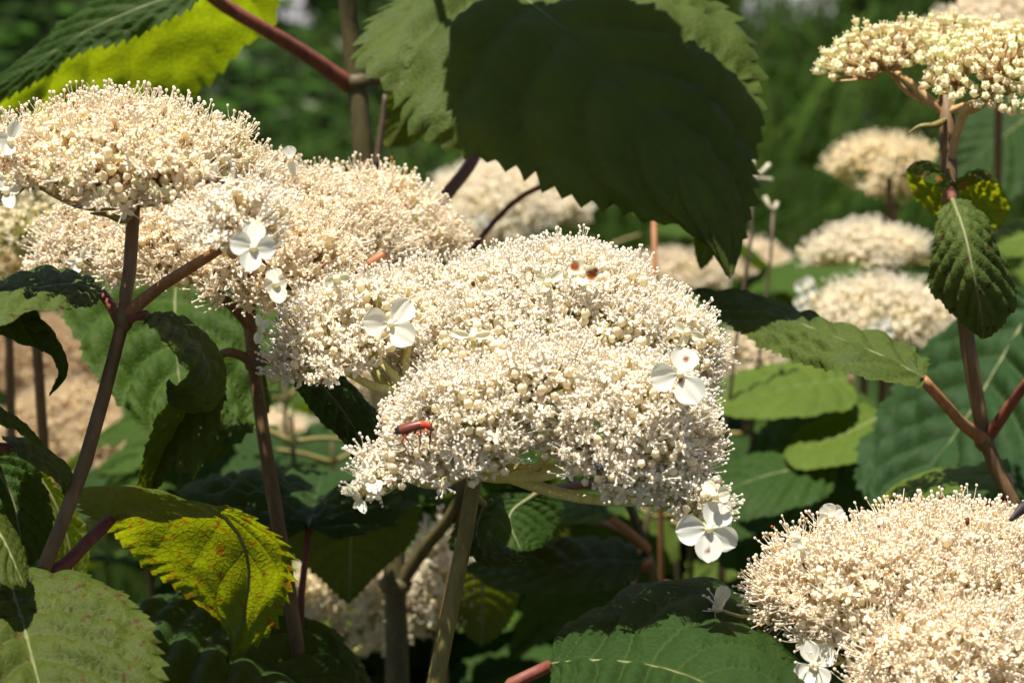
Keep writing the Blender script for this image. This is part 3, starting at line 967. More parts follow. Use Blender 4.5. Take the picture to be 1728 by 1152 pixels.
leaf(t2, [(185, 877, 0.516), (250, 856, 0.530), (325, 850, 0.544), (398, 885, 0.549), (420, 960, 0.554), (410, 1040, 0.561), (383, 1118, 0.564)],
     [(226, 873, 0.510), (278, 873, 0.514), (333, 873, 0.524), (364, 869, 0.534), (392, 862, 0.544), (432, 882, 0.546), (481, 925, 0.550), (478, 1020, 0.560), (440, 1078, 0.563), (398, 1108, 0.564)],
     [(163, 872, 0.519), (139, 826, 0.540), (160, 850, 0.554), (187, 890, 0.556), (208, 919, 0.560), (243, 950, 0.563), (290, 985, 0.566), (347, 1030, 0.568), (380, 1064, 0.566), (390, 1095, 0.564)], 'up', 'light', M_YLEAF,
     [(150, 912, .510), (100, 960, .503), (62, 985, .500)], M_RED, .0014, teeth=30, pucker=.14, label='arched leaf whose hanging yellow half is freckled brown', bulge=.10, nv=18)

# ------------------------------------------------------------------ stem behind it, wide head and broad quilted leaf
t3 = thing('flowering_hydrangea', foot_of(530, 1300, .60), 'hydrangea stem with a wide fluffy cream head over a broad quilted green leaf', 'hydrangea', G1)
cane(t3, [(418, 462, .585), (421, 540, .585), (428, 610, .585), (446, 740, .585), (472, 900, .585), (495, 1040, .585), (512, 1180, .587)], [.0015, .0017, .0019, .0019, .0020, .0021, .0021], M_CANE, [(428, 610, .585, .0021)])
LOB3 = [Lobe(410, 425, .575, 225, 190, 125), Lobe(185, 415, .575, 118, 100, 62, (-.4, -.2, 1)), Lobe(575, 425, .578, 95, 100, 88, (.5, 0, 1)), Lobe(450, 455, .555, 130, 85, 85, (0, -.6, 1)), Lobe(300, 430, .56, 130, 80, 70, (-.1, -.5, 1))]
head3, FL3 = flower_head(t3, P(418, 470, .585), LOB3, .0023, (('bud', .2), ('half', .1), ('aged', .70)), 300, 27, bmat=M_PEDT, fs=.9)
v, f = tube(pp([(423, 552, .585), (390, 515, .58), (352, 482, .575), (330, 455, .57)]), [.0013, .0012, .0011, .0009], 8, 16, True, .08)
mb = MB(); mb.add(v, f, (1, 1, 1)); mb.build('side_branch', M_CANE, t3)
S(head3, FL3, 466, 478, [(460, 452, 24, .001), (447, 488, 26, 0), (484, 474, 22, 0), (473, 512, 26, -.002)], dd=-.004, rad=40)
S(head3, FL3, 134, 442, [(152, 416, 14, 0), (122, 462, 16, -.002), (112, 440, 9, .002)], rad=40)
S(head3, FL3, 490, 268, [(487, 246, 20, 0), (497, 294, 18, 0)], rad=40)
S(head3, FL3, 512, 492, [(502, 508, 16, 0), (528, 497, 15, 0)], rad=50)
leaf(t3, [(300, 430, .66), (295, 520, .642), (300, 620, .622), (312, 720, .610), (322, 795, .606)],
     [(180, 415, .665), (110, 468, .655), (105, 525, .645), (132, 570, .636), (160, 627, .626), (205, 680, .616), (262, 742, .610)],
     [(400, 430, .66), (452, 500, .65), (467, 600, .634), (447, 692, .622), (402, 742, .612), (362, 772, .608)], 'top', 'mid', None, [(350, 410, .65), (405, 455, .60), (420, 500, .586)], M_RED, .0014, teeth=24, pucker=1.5, label='broad drooping leaf, deeply quilted between its veins', nv=18)
leaf(t3, [(367, 600, .585), (351, 640, .580), (312, 700, .574), (272, 770, .574), (250, 848, .579)],
     [(358, 605, .578), (300, 650, .563), (270, 700, .563), (240, 780, .568), (233, 825, .574)],
     [(374, 612, .580), (378, 680, .568), (352, 765, .563), (326, 806, .563), (300, 790, .568), (275, 812, .574)], 'top', 'olive', None, [(388, 594, .583), (410, 601, .584), (428, 614, .585)], M_CANE, pucker=1.0, label='leaf hanging limp from its bent stalk')
leaf(t3, [(518, 626, .565), (560, 670, .562), (597, 722, .560), (618, 775, .560), (612, 818, .561)],
     [(488, 634, .558), (520, 684, .555), (549, 719, .555), (583, 747, .556), (600, 790, .558)],
     [(570, 628, .572), (614, 675, .572), (641, 710, .571), (652, 750, .569), (645, 792, .565)], 'top', 'dark', M_SLEAF, [(480, 608, .572), (448, 608, .58), (428, 613, .585)], M_CANE, label='dark leaf hanging beneath the lobe of the sharp head')

# ------------------------------------------------------------------ stem of the paler head further back; its big leaf hangs over the sharp head
t4 = thing('flowering_hydrangea', foot_of(715, 1300, .70), 'hydrangea stem with a whitish hazy head and the largest drooping toothed leaf', 'hydrangea', G1)
cane(t4, [(628, 372, .606), (660, 410, .612), (692, 440, .622), (735, 560, .645), (775, 740, .68), (780, 900, .69), (748, 1060, .69), (722, 1200, .69)], [.0014, .0016, .0018, .0018, .0019, .002, .002, .002], M_CANE)
LOB4 = [Lobe(622, 410, .606, 135, 100, 104, (.25, 0, 1)), Lobe(550, 395, .612, 88, 68, 74, (-.2, 0, 1))]
head4, FL4 = flower_head(t4, P(628, 395, .608), LOB4, .0029, (('aged', .8), ('half', .2)), 300, 37)
leaf(t4, [(800, -75, .680), (890, 0, .655), (1001, 94, .630), (1134, 257, .607), (1205, 400, .600), (1232, 470, .600)],
     [(950, -115, .700), (1100, -65, .685), (1190, -20, .670), (1228, 30, .660), (1263, 90, .650), (1275, 160, .640), (1270, 250, .628), (1264, 330, .615), (1250, 410, .605)],
     [(705, -30, .670), (645, 25, .655), (616, 90, .645), (640, 128, .637), (672, 165, .632), (692, 200, .628), (735, 238, .622), (790, 256, .620), (880, 280, .618), (985, 331, .614), (1060, 356, .610), (1151, 381, .606), (1206, 420, .602)],
     'top', 'grey', None, [(835, 60, .705), (822, 180, .70), (803, 258, .680), (725, 366, .645), (690, 442, .622)], M_RED, .0016, teeth=34, pucker=.8, label='largest leaf, drooping and mostly shaded, with big saw teeth', nv=14, tooth=1.25)
leaf(t4, [(1200, 362, .66), (1192, 410, .662), (1182, 456, .664)], [(1180, 375, .66), (1172, 410, .662), (1176, 440, .664)], [(1212, 380, .66), (1210, 415, .662), (1195, 445, .664)], 'under', 'yellow', None,
     [(1150, 300, .672), (900, 320, .69), (735, 500, .672)], M_RED, .0007, teeth=9)

# ------------------------------------------------------------------ tall thick cane that runs out of the top, with the yellow backlit leaf
t5 = thing('hydrangea_cane', foot_of(668, 1300, .71), 'thick olive cane rising past the heads with a red leaf stalk and translucent yellow leaf', 'hydrangea', G1)
up5 = P(560, -330, .69); up5b = P(575, -620, .68)
cane(t5, [up5b, up5, P(583, -60, .695), P(592, 60, .70), P(602, 140, .70), P(615, 280, .70), P(632, 450, .705), P(645, 620, .705), P(656, 800, .705), P(667, 1000, .705), P(671, 1160, .706)], [.0022, .0026, .0030, .0032, .0035, .0035, .0036, .0036, .0037, .0039, .0040], M_DARK, [(602, 138, .70, .0036), (667, 985, .705, .0045)])
v, f = tube(pp([(670, 992, .705), (712, 930, .70), (762, 868, .69), (800, 780, .68), (812, 700, .67)]), [.0022, .002, .0018, .0014, .001], 8, 20, True, .06)
mb = MB(); mb.add(v, f, (1, 1, 1)); mb.build('side_branch', M_DARK, t5)
mb = MB()
v, f = tube(pp([(634, 285, .70), (644, 215, .70), (650, 160, .70)]), [.0011, .001, .0006], 7, 10, True)
mb.add(v, f, (1, 1, 1)); mb.build('twig', M_DRY, t5)
leaf(t5, [(335, -25, .665), (240, -18, .672), (139, 22, .680), (60, 82, .688), (-40, 160, .695)],
     [(300, -14, .664), (240, 0, .670), (150, 32, .679), (70, 92, .687), (-20, 158, .694)],
     [(390, -45, .675), (465, -8, .690), (463, 35, .694), (400, 90, .700), (340, 149, .703), (250, 215, .705), (100, 250, .706), (-30, 215, .702)], 'up', 'mid', leaf_mat('leaf_backlit', (0.34, 0.42, 0.005), 0.52, .25, (.2, .09, .01)),
     [(365, 0, .668), (430, 40, .675), (510, 88, .688), (592, 145, .70)], M_RED, .0019, teeth=28, pucker=.7, label='translucent yellow-green leaf folded along its midrib', nv=18)
leaf(t5, [(345, -25, .650), (235, 14, .648), (140, 56, .650), (60, 106, .652), (-40, 160, .654)],  # separate dark leaf added in place of the folded leaf's shaded near half
     [(290, -60, .656), (182, -6, .655), (139, 21, .656), (69, 76, .657), (0, 126, .657)],
     [(328, 6, .647), (288, 28, .645), (208, 66, .645), (128, 92, .647), (62, 136, .650), (0, 163, .653)], 'top', 'dark', None, [(372, 2, .664), (430, 44, .676), (510, 92, .689), (594, 148, .70)], M_RED, .0012, teeth=24, pucker=.5, tooth=1.3, label='dark narrow leaf added for the shaded near half of the backlit yellow one')
leaf(t5, [(715, 140, .74), (690, 190, .745), (655, 250, .75)], [(665, 150, .745), (640, 190, .75), (640, 230, .752)], [(740, 170, .742), (722, 220, .748), (690, 245, .75)], 'under', 'yellow', None, [(690, 130, .72), (612, 138, .702)], M_RED, teeth=14)
sv = SUN_POS
def up_by(q, k): return [P(x, y, d) + sv * k for x, y, d in q]
LSEED[0] += 1
for (mm, aa, bb, k, pet) in (  # unseen leaves raised towards the sun; the first shaped to shade the big leaf
        ([(768, 96, .638), (950, 120, .625), (1150, 190, .615), (1300, 300, .605), (1370, 420, .60)], [(795, 52, .650), (1000, 16, .650), (1150, 40, .640), (1270, 96, .630), (1370, 240, .612)], [(762, 180, .628), (830, 330, .617), (980, 430, .612), (1180, 500, .605), (1310, 500, .602)], .088, [P(600, -500, .682)]),
        ([(560, -190, .70), (480, -240, .71), (380, -330, .72), (300, -400, .72)], [(540, -260, .72), (430, -340, .735), (340, -390, .73)], [(520, -150, .69), (420, -210, .70), (330, -330, .71)], .05, [P(572, -560, .68)])):
    V, F, UV, mid, L = leaf_arrays(up_by(mm, k), up_by(aa, k), up_by(bb, k), 'up', 26, 10, 77, .9)
    org = P(*mm[0]) + sv * k
    o = link('leaf', tri_mesh('leaf', V - np.array(org), F, None, UV, M_THIN), t5, org)
    o.color = (*GREENS['mid'], 1)
    v, f = tube([org, org.lerp(pet[0], .5) + Vector((0, 0, .004)), pet[0]], [.0012, .0013, .0016], 8, 14)
    link('petiole', tri_mesh('petiole', v - np.array(org), f, None, None, M_RED), o, org)

# ------------------------------------------------------------------ low head in the corner
t6 = thing('flowering_hydrangea', foot_of(1600, 1500, .53), 'hydrangea stem with an open fluffy head of long stamens speckled brown', 'hydrangea', G1)
LOB6 = [Lobe(1605, 1045, .505, 265, 235, 145), Lobe(1372, 1000, .500, 75, 70, 72, (-.7, 0, 1)), Lobe(1600, 1160, .478, 145, 120, 120, (-.1, -.6, 1)), Lobe(1465, 1025, .492, 122, 105, 100, (-.3, -.3, 1)), Lobe(1780, 1070, .50, 130, 140, 110, (.5, -.2, 1))]
cane(t6, [(1600, 1180, .512), (1598, 1330, .515)], [.0019, .0021], M_CANE)
head6, FL6 = flower_head(t6, P(1600, 1180, .512), LOB6, .0023, (('bud', .10), ('aged', .90)), 300, 47, jit=.0015, fs=.9)
sterile(head6, 1208, 1026, .498, [(1226, 988, 22, .004), (1181, 1063, 20, -.003), (1224, 1004, 15, -.006)], tie=(1290, 1042, .50), stam=8, face=(-.9, -.2, .35), col=(.84, .82, .66))
sterile(head6, 1373, 1122, .480, [(1362, 1080, 28, .001), (1407, 1092, 36, .001), (1345, 1150, 36, -.002), (1390, 1160, 36, -.002)], tie=(1460, 1105, .484), stam=6, face=(-.3, -.8, .5))
S(head6, FL6, 1402, 872, [(1392, 850, 26, 0), (1424, 862, 26, .002), (1382, 884, 22, -.001)], rad=40, dd=.002)
S(head6, FL6, 1352, 925, [(1336, 915, 20, 0), (1364, 938, 18, 0)], rad=40, dd=-.002)
for pts, rr in ((((1450, 1100, .492), (1420, 1112, .485), (1405, 1095, .482)), (.0006, .0005, .0004)), (((1400, 1050, .50), (1340, 1045, .50), (1290, 1042, .50)), (.0008, .0006, .0005))):
    v, f = tube(pp(pts), rr, 6, 10); mb = MB(); mb.add(v, f, (1, 1, 1)); mb.build('cyme_branch', M_PEDH, head6)
mb = MB()
v, f = tube(pp([(1760, 858, .49), (1735, 855, .488), (1716, 866, .486), (1705, 878, .485)]), [.0012, .0013, .0010, .0003], 9, 18, True, .8); mb.add(v, f, (1, 1, 1))
mb.build('withered_leaf', stem_mat('withered_black', (.012, .008, .006), (.035, .02, .014)), t6)
leaf(t6, [(927, 1123, 0.487), (995, 1114, 0.485), (1060, 1117, 0.480), (1130, 1130, 0.470), (1215, 1165, 0.454), (1310, 1225, 0.442)],
     [(935, 1094, 0.497), (962, 1056, 0.512), (1008, 1037, 0.524), (1088, 990, 0.542), (1190, 985, 0.542), (1285, 1048, 0.517), (1345, 1130, 0.487), (1350, 1190, 0.462)],
     [(935, 1148, 0.474), (965, 1205, 0.452), (1045, 1265, 0.432), (1160, 1290, 0.422), (1260, 1270, 0.427)], 'top', 'blue', None, [(895, 1138, 0.484), (850, 1162, 0.484), (900, 1330, 0.482), (1450, 1420, .52), (1590, 1380, .517)], M_RED, .0013, teeth=26, pucker=1.0, label='low leaf catching the dappled shadow of the flower head', nv=18)

# ------------------------------------------------------------------ straight stem with the flat tan-yellow head
t7 = thing('flowering_hydrangea', foot_of(1800, 1300, .62), 'straight brown hydrangea stem with a flat yellowish head and blotched hanging leaf', 'hydrangea', G1)
cane(t7, [(1597, 160, .600), (1600, 240, .600), (1604, 340, .598), (1615, 450, .598), (1632, 570, .600), (1650, 680, .602), (1662, 742, .602), (1690, 810, .602), (1740, 900, .602), (1800, 1010, .605)], [.0020, .0018, .0016, .0016, .0017, .0017, .0019, .0019, .0020, .0021], M_CANE, [(1604, 322, .598, .0019), (1661, 742, .602, .0023)])
LOB7 = [Lobe(1486, 106, .602, 98, 85, 52, (-.25, 0, 1)), Lobe(1690, 156, .585, 130, 100, 95, (.1, -.2, 1)), Lobe(1640, 98, .635, 112, 86, 56), Lobe(1590, 84, .615, 78, 68, 42)]
head7, FL7 = flower_head(t7, P(1598, 180, .600), LOB7, .00235, (('spent', .9), ('bud', .1)), 300, 57, bmat=M_PEDT, jit=.0012, up=.3, brad=.0007, fs=.84)
mb = MB()
for pts, rr in ((((1597, 192, .60), (1560, 162, .60), (1525, 132, .60), (1490, 112, .602)), (.0012, .0011, .0009, .0007)),
                (((1604, 272, .599), (1615, 225, .595), (1638, 180, .588), (1665, 165, .586)), (.0012, .0011, .0010, .0007)),
                (((1598, 190, .60), (1625, 180, .596), (1650, 172, .59)), (.0010, .0009, .0007))):
    v, f = tube(pp(pts), rr, 8, 16, True, .06); mb.add(v, f, (1, 1, 1))
mb.build('cyme_branch', M_PEDT, head7)
v, f = tube(pp([(1598, 200, .599), (1575, 212, .594), (1550, 214, .593), (1530, 228, .593)]), [.0004, .0009, .0006, .0002], 6, 14, True)
mb = MB(); mb.add(v, f, (1, 1, 1)); mb.build('bract', M_PED, t7)
leaf(t7, [(1558, 640, 0.574), (1500, 606, 0.578), (1420, 573, 0.584), (1322, 535, 0.608), (1240, 508, 0.627), (1170, 490, 0.642)],
     [(1562, 620, 0.579), (1545, 598, 0.590), (1510, 580, 0.598), (1440, 562, 0.604), (1336, 525, 0.622), (1232, 492, 0.638)],
     [(1553, 652, 0.569), (1510, 653, 0.564), (1440, 632, 0.564), (1371, 617, 0.577), (1302, 592, 0.594), (1232, 550, 0.614), (1195, 522, 0.629)], 'top', 'grey', None, [(1590, 676, 0.578), (1625, 715, 0.593), (1660, 742, 0.602)], M_ORANGE, .0013, teeth=26, pucker=.6, label='long tapering leaf held level, half in shade')
leaf(t7, [(1607, 336, .572), (1630, 400, .560), (1645, 470, .556), (1656, 530, .560), (1659, 572, .564)],
     [(1588, 360, .570), (1576, 430, .566), (1573, 482, .566), (1603, 523, .565), (1630, 550, .565)],
     [(1630, 340, .574), (1662, 372, .572), (1685, 425, .570), (1708, 478, .570), (1716, 503, .569), (1697, 538, .567), (1675, 562, .565)], 'top', 'grey', M_SLEAF, [(1606, 328, .585), (1604, 322, .598)], M_RED, pucker=1.0, label='blotched puckered leaf hanging straight down', teeth=26, nv=18)
leaf(t7, [(1602, 310, .598), (1576, 276, .606), (1548, 274, .616), (1530, 286, .622)], [(1592, 318, .590), (1570, 309, .592), (1547, 295, .602)], [(1602, 345, .622), (1578, 364, .626), (1548, 340, .627), (1532, 305, .625)], 'up', 'dark', M_YLEAF, [(1604, 322, .598)], M_RED, .0009, teeth=14, nv=18)
leaf(t7, [(1612, 315, .598), (1640, 291, .606), (1670, 299, .616), (1694, 326, .622)], [(1620, 320, .590), (1650, 307, .593), (1680, 313, .606)], [(1622, 345, .622), (1650, 380, .627), (1686, 378, .628), (1702, 348, .625)], 'up', 'dark', M_YLEAF, [(1606, 322, .598)], M_RED, .0009, teeth=14, nv=18)
leaf(t7, [(1770, 620, .58), (1850, 600, .58), (1930, 640, .58)], [(1790, 590, .6), (1860, 570, .61), (1910, 600, .6)], [(1790, 650, .57), (1860, 660, .56), (1910, 660, .57)], 'top', 'mid', None, [(1730, 650, .590), (1690, 705, .598), (1664, 742, .602)], M_RED, .0013)
leaf(t7, [(1700, 803, .632), (1630, 806, .634), (1560, 822, .636), (1478, 848, .645)], [(1700, 776, .640), (1638, 793, .655), (1583, 797, .664), (1532, 814, .662)], [(1692, 824, .615), (1590, 836, .615), (1532, 858, .622), (1500, 862, .634)], 'top', 'light', None, [(1708, 835, .62), (1715, 850, .604)], M_ORANGE, teeth=18, pucker=.6, label='pale lit leaf lying level above the low head')

# ------------------------------------------------------------------ leafy stems without flowers
G2 = 'leafy stems without flowers'
t8 = thing('hydrangea_shoot', foot_of(-60, 1300, .52), 'leafy hydrangea shoot at the shrub edge with big overlapping low leaves', 'hydrangea', G2)
cane(t8, [(-75, 420, .52), (-72, 560, .52), (-62, 740, .52), (-60, 880, .52), (-62, 1000, .52), (-62, 1150, .52)], [.0009, .0014, .0016, .0018, .0020, .0022], M_CANE)
leaf(t8, [(18, 985, .480), (38, 1047, .462), (66, 1152, .444), (100, 1260, .432), (125, 1335, .427)],
     [(49, 964, .490), (115, 974, .487), (167, 988, .482), (210, 1012, .474), (245, 1055, .464), (266, 1110, .455), (270, 1190, .444), (225, 1280, .434)],
     [(-40, 985, .485), (-110, 1030, .470), (-140, 1110, .452), (-100, 1220, .440), (0, 1300, .430)], 'top', 'olive', M_SLEAF, [(0, 968, .49), (-58, 1000, .515)], M_RED, .0014, teeth=28, pucker=1.2, label='broad dull green leaf with browned margin lying lowest', nv=18)
leaf(t8, [(215, 1050, 0.590), (300, 1062, 0.593), (420, 1112, 0.583), (560, 1182, 0.565), (650, 1240, 0.555)],
     [(230, 1018, 0.615), (330, 1000, 0.635), (430, 1010, 0.635), (520, 1045, 0.623), (600, 1110, 0.597)],
     [(200, 1092, 0.560), (230, 1185, 0.535), (330, 1265, 0.517), (470, 1285, 0.523)], 'top', 'blue', None, [(150, 1060, 0.580), (20, 1060, 0.575), (-60, 1010, .52)], M_RED, .0013, teeth=26, label='bluish green leaf dappled by stamen shadows', nv=18)
leaf(t8, [(-25, 868, .475), (8, 915, .466), (42, 992, .458)], [(5, 872, .482), (32, 915, .478), (46, 960, .468)], [(-50, 900, .465), (-20, 960, .456), (15, 990, .455)], 'top', 'olive', None, [(-60, 880, .518)], M_RED, teeth=14)
leaf(t8, [(-30, 752, .530), (20, 840, .526), (42, 962, .522)], [(-90, 790, .530), (-75, 880, .525), (-20, 950, .522)], [(45, 772, .536), (80, 840, .533), (86, 915, .528)], 'top', 'dark', None, [(-55, 800, .522)], M_RED, pucker=1.5, teeth=20)
leaf(t8, [(50, 784, .556), (88, 842, .556), (112, 905, .556), (128, 1000, .556)], [(52, 800, .552), (70, 850, .550), (85, 910, .550), (105, 970, .553)], [(76, 800, .560), (112, 842, .563), (140, 885, .563), (150, 950, .56)], 'under', 'yellow', leaf_mat('leaf_lime', (.34, .44, .005), .55), [(0, 790, .545), (-58, 820, .522)], M_RED, teeth=20, label='lime green backlit leaf hanging on edge')
leaf(t8, [(18, 756, .505), (62, 776, .506), (102, 808, .508), (128, 856, .512)], [(8, 736, .52), (41, 743, .528), (80, 765, .528), (124, 806, .522)], [(24, 764, .496), (56, 786, .493), (86, 804, .495), (110, 838, .502)], 'top', 'grey', None, [(0, 755, .505), (-62, 760, .52)], M_RED, teeth=20)
leaf(t8, [(-45, 694, .495), (15, 712, .494), (76, 754, .494)], [(-20, 680, .505), (34, 716, .505), (60, 738, .5)], [(-20, 710, .486), (29, 729, .486), (58, 748, .49)], 'top', 'mid', None, [(-64, 705, .518)], M_RED, teeth=16, tooth=1.6)
leaf(t8, [(-50, 515, .500), (-10, 530, .498), (45, 551, .498), (88, 594, .498), (104, 630, .499), (83, 668, .500)],
     [(-40, 485, .515), (0, 505, .512), (59, 531, .508), (95, 578, .505), (110, 622, .503)], [(-40, 555, .488), (0, 566, .486), (48, 584, .488), (76, 592, .491), (98, 622, .495)], 'top', 'dark', None, [(-72, 520, .518)], M_RED, teeth=22, tooth=1.4, label='leaf with a long hooked tip and coarse teeth')

t9 = thing('hydrangea_shoot', foot_of(510, 1300, .60), 'leafy shoot holding one dark level leaf on a red upright stalk', 'hydrangea', G2)
cane(t9, [(521, 892, .598), (512, 930, .600), (508, 1040, .602), (505, 1180, .604)], [.0008, .0010, .0012, .0014], M_RED)
leaf(t9, [(521, 888, .597), (530, 850, .630), (540, 816, .675), (545, 800, .71)], [(480, 906, .592), (400, 882, .600), (330, 852, .620), (310, 836, .650), (400, 814, .695)], [(560, 906, .592), (640, 886, .600), (700, 862, .610), (748, 834, .630), (700, 818, .675)], 'up', 'blue', None, None, None, teeth=28, label='dark level leaf', nv=18)
leaf(t9, [(590, 852, .665), (592, 930, .675), (588, 1020, .678)], [(505, 862, .665), (490, 925, .672), (530, 965, .676), (562, 995, .678)], [(705, 858, .665), (695, 912, .672), (650, 955, .676), (615, 990, .678)], 'under', 'olive', None, [(560, 850, .64), (522, 892, .60)], M_RED, teeth=24, tooth=1.8, label='hanging olive leaf seen from below')

t10 = thing('hydrangea_shoot', foot_of(1130, 1300, .70), 'leafy shoot with bright lit leaves below the sharp head', 'hydrangea', G2)
cane(t10, [(1040, 800, .69), (1062, 850, .692), (1092, 930, .695), (1112, 1010, .70), (1125, 1160, .70)], [.0012, .0015, .0017, .0019, .002], M_DARK)
leaf(t10, [(1030, 874, .670), (962, 852, .688), (892, 868, .705), (848, 902, .71)], [(1014, 848, .690), (969, 836, .706), (917, 843, .718), (878, 872, .722)], [(1002, 884, .658), (951, 884, .665), (885, 905, .685), (860, 905, .70)], 'top', 'light', None, [(1060, 895, .68), (1092, 925, .694)], M_ORANGE, teeth=20, pucker=.7)
leaf(t10, [(960, 872, .73), (910, 885, .735), (850, 912, .74)], [(940, 850, .74), (890, 865, .745), (858, 890, .742)], [(960, 915, .73), (910, 918, .735), (870, 918, .738)], 'under', 'yellow', None, [(1040, 890, .71), (1085, 920, .695)], M_ORANGE, teeth=16, tooth=1.5)
leaf(t10, [(1085, 950, .690), (1000, 944, .690), (900, 964, .685), (782, 957, .692)], [(1070, 924, .710), (1021, 911, .722), (951, 914, .720), (865, 930, .712)], [(1055, 988, .672), (944, 1003, .660), (880, 1003, .662), (818, 982, .675)], 'top', 'blue', None, [(1095, 945, .695)], M_ORANGE, teeth=24, label='level leaf cut by a sharp shadow edge')
leaf(t10, [(812, 958, .73), (815, 1020, .735), (812, 1090, .737)], [(770, 965, .73), (762, 1015, .735), (785, 1065, .737)], [(868, 965, .73), (868, 1030, .735), (838, 1072, .737)], 'under', 'yellow', None, [(960, 960, .72), (1098, 955, .696)], M_RED, teeth=18, tooth=1.5)
leaf(t10, [(905, 832, .62), (860, 870, .615), (880, 930, .61)], [(820, 838, .62), (775, 880, .615), (760, 925, .61), (830, 940, .608)], [(950, 850, .625), (935, 890, .62), (915, 920, .615)], 'top', 'dark', None, [(960, 820, .66), (1045, 815, .69)], M_RED, teeth=20, tooth=1.4)

t11 = thing('hydrangea_shoot', foot_of(1830, 1300, .78), 'leafy shoot with a huge ribbed leaf behind the straight brown stem', 'hydrangea', G2)
cane(t11, [(1850, 300, .80), (1840, 480, .79), (1825, 700, .79), (1820, 900, .79), (1825, 1150, .79)], [.0014, .0018, .0021, .0023, .0025], M_CANE)
leaf(t11, [(1750, 505, .740), (1693, 600, .730), (1640, 690, .718), (1580, 775, .708), (1487, 868, .700)], [(1700, 490, .760), (1605, 552, .768), (1530, 632, .758), (1476, 725, .738), (1447, 805, .718)], [(1805, 550, .715), (1835, 680, .690), (1785, 800, .675), (1685, 865, .675), (1580, 892, .685)], 'top', 'teal', None, [(1790, 470, .76), (1838, 490, .79)], M_RED, .0016, teeth=30, pucker=1.5, label='huge blue-green leaf with strong ribs', nv=18)
leaf(t11, [(1770, 170, .95), (1680, 240, .93), (1578, 322, .92)], [(1700, 165, .96), (1615, 205, .95), (1580, 270, .93)], [(1765, 285, .92), (1700, 335, .91), (1640, 345, .91)], 'top', 'blue', M_BLEAF, [(1820, 200, .90), (1852, 310, .80)], M_RED, label='blurred blue-green leaf under the flat yellowish head')
leaf(t11, [(1790, 392, .85), (1720, 402, .85), (1655, 425, .86)], [(1760, 372, .87), (1700, 380, .88)], [(1760, 428, .83), (1700, 435, .84)], 'top', 'light', M_BLEAF, [(1845, 420, .80)], M_RED)

t12 = thing('hydrangea_shoot', foot_of(1430, 1300, .84), 'leafy shoot with pale green leaves crossed by saw-edged shadows', 'hydrangea', G2)
cane(t12, [(1440, 610, .83), (1430, 700, .83), (1415, 780, .83), (1400, 860, .83), (1395, 1100, .83)], [.0013, .0018, .0020, .0022, .0024], M_DARK)
leaf(t12, [(1432, 640, .82), (1350, 650, .81), (1270, 672, .80), (1188, 696, .80)], [(1405, 608, .85), (1300, 618, .85), (1215, 648, .83)], [(1420, 692, .78), (1340, 704, .775), (1260, 706, .78)], 'top', 'light', M_BLEAF, [(1434, 660, .83)], M_RED, pucker=.7)
leaf(t12, [(1490, 700, .79), (1420, 735, .78), (1322, 768, .77)], [(1450, 682, .81), (1370, 714, .80)], [(1485, 765, .76), (1420, 785, .755), (1345, 790, .76)], 'top', 'light', M_BLEAF, [(1440, 705, .83)], M_RED, pucker=.7)
leaf(t12, [(1415, 782, .77), (1300, 800, .765), (1180, 845, .765)], [(1370, 755, .79), (1260, 770, .785), (1200, 810, .775)], [(1390, 840, .75), (1290, 870, .745), (1210, 880, .755)], 'top', 'dark', M_BLEAF, [(1414, 785, .83)], M_RED)
leaf(t12, [(1400, 860, .80), (1340, 850, .80), (1260, 880, .80)], [(1380, 830, .82), (1310, 830, .82)], [(1370, 900, .78), (1300, 905, .79)], 'top', 'mid', M_BLEAF, [(1401, 862, .83)], M_RED)

# ------------------------------------------------------------------ flower heads further back
G3 = 'flower heads further back'


def back_head(x, y, d, hw, ht, label, seed, tint=(1, 1, 1), n=3, mixv=(('far_bud', .35), ('far_open', .65)), sp=.0026, tanb=False, steriles=(), lean=0, leafy=True):
    """x, y: middle of the lower rim"""
    r = np.random.RandomState(seed)
    t = thing('flowering_hydrangea', foot_of(x + lean, y + 300, d), label, 'hydrangea', G3)
    top = P(x + r.randint(-8, 8), y + ht * .12, d)
    h = ht - hw * .22
    lobes = [Lobe(x, y - ht * .18, d, hw * .8, hw * .7, max(h, ht * .45))]
    for k in range(n):
        a = k * 2 * math.pi / n + r.rand()
        lobes.append(Lobe(x + hw * .55 * math.cos(a), y - ht * .12, d + hw * .5 * PXK * d * math.sin(a), hw * .46, hw * .42, max(h, ht * .4) * .72, (.5 * math.cos(a), .5 * math.sin(a), 1)))
    hd, fl = flower_head(t, top, lobes, sp, mixv, 0, seed, True, np.array(tint), bmat=M_PEDT if tanb else M_PEDH, brad=.0013, fs=.85)
    b = WO[t.name]
    cane(t, [top, top.lerp(b, .12) + Vector((.004 * r.randn(), 0, 0)), top.lerp(b, .3)], [.0014, .0018, .002], M_CANE, (), True, 'stem', 8)
    for k, (sx, sy, s) in enumerate(steriles):
        dd = surf(fl, sx, sy, 40, d) - .008
        sterile(hd, sx, sy, dd, [(sx + s * math.cos(a), sy + s * math.sin(a), s * .9, 0) for a in (.3, 1.9, 3.4, 5.0)], tie=(sx + (x - sx) * .2, sy + (y - sy) * .2, dd + .015))
    for k in range(2 if leafy else 0):
        p = top.lerp(b, .22 + .16 * k)
        far_leaf(t, p, 1.2 * k + r.rand() * 3, .07 + .03 * r.rand(), r)
        far_leaf(t, p, 1.2 * k + 3.14 + r.rand(), .07 + .03 * r.rand(), r)
    return t


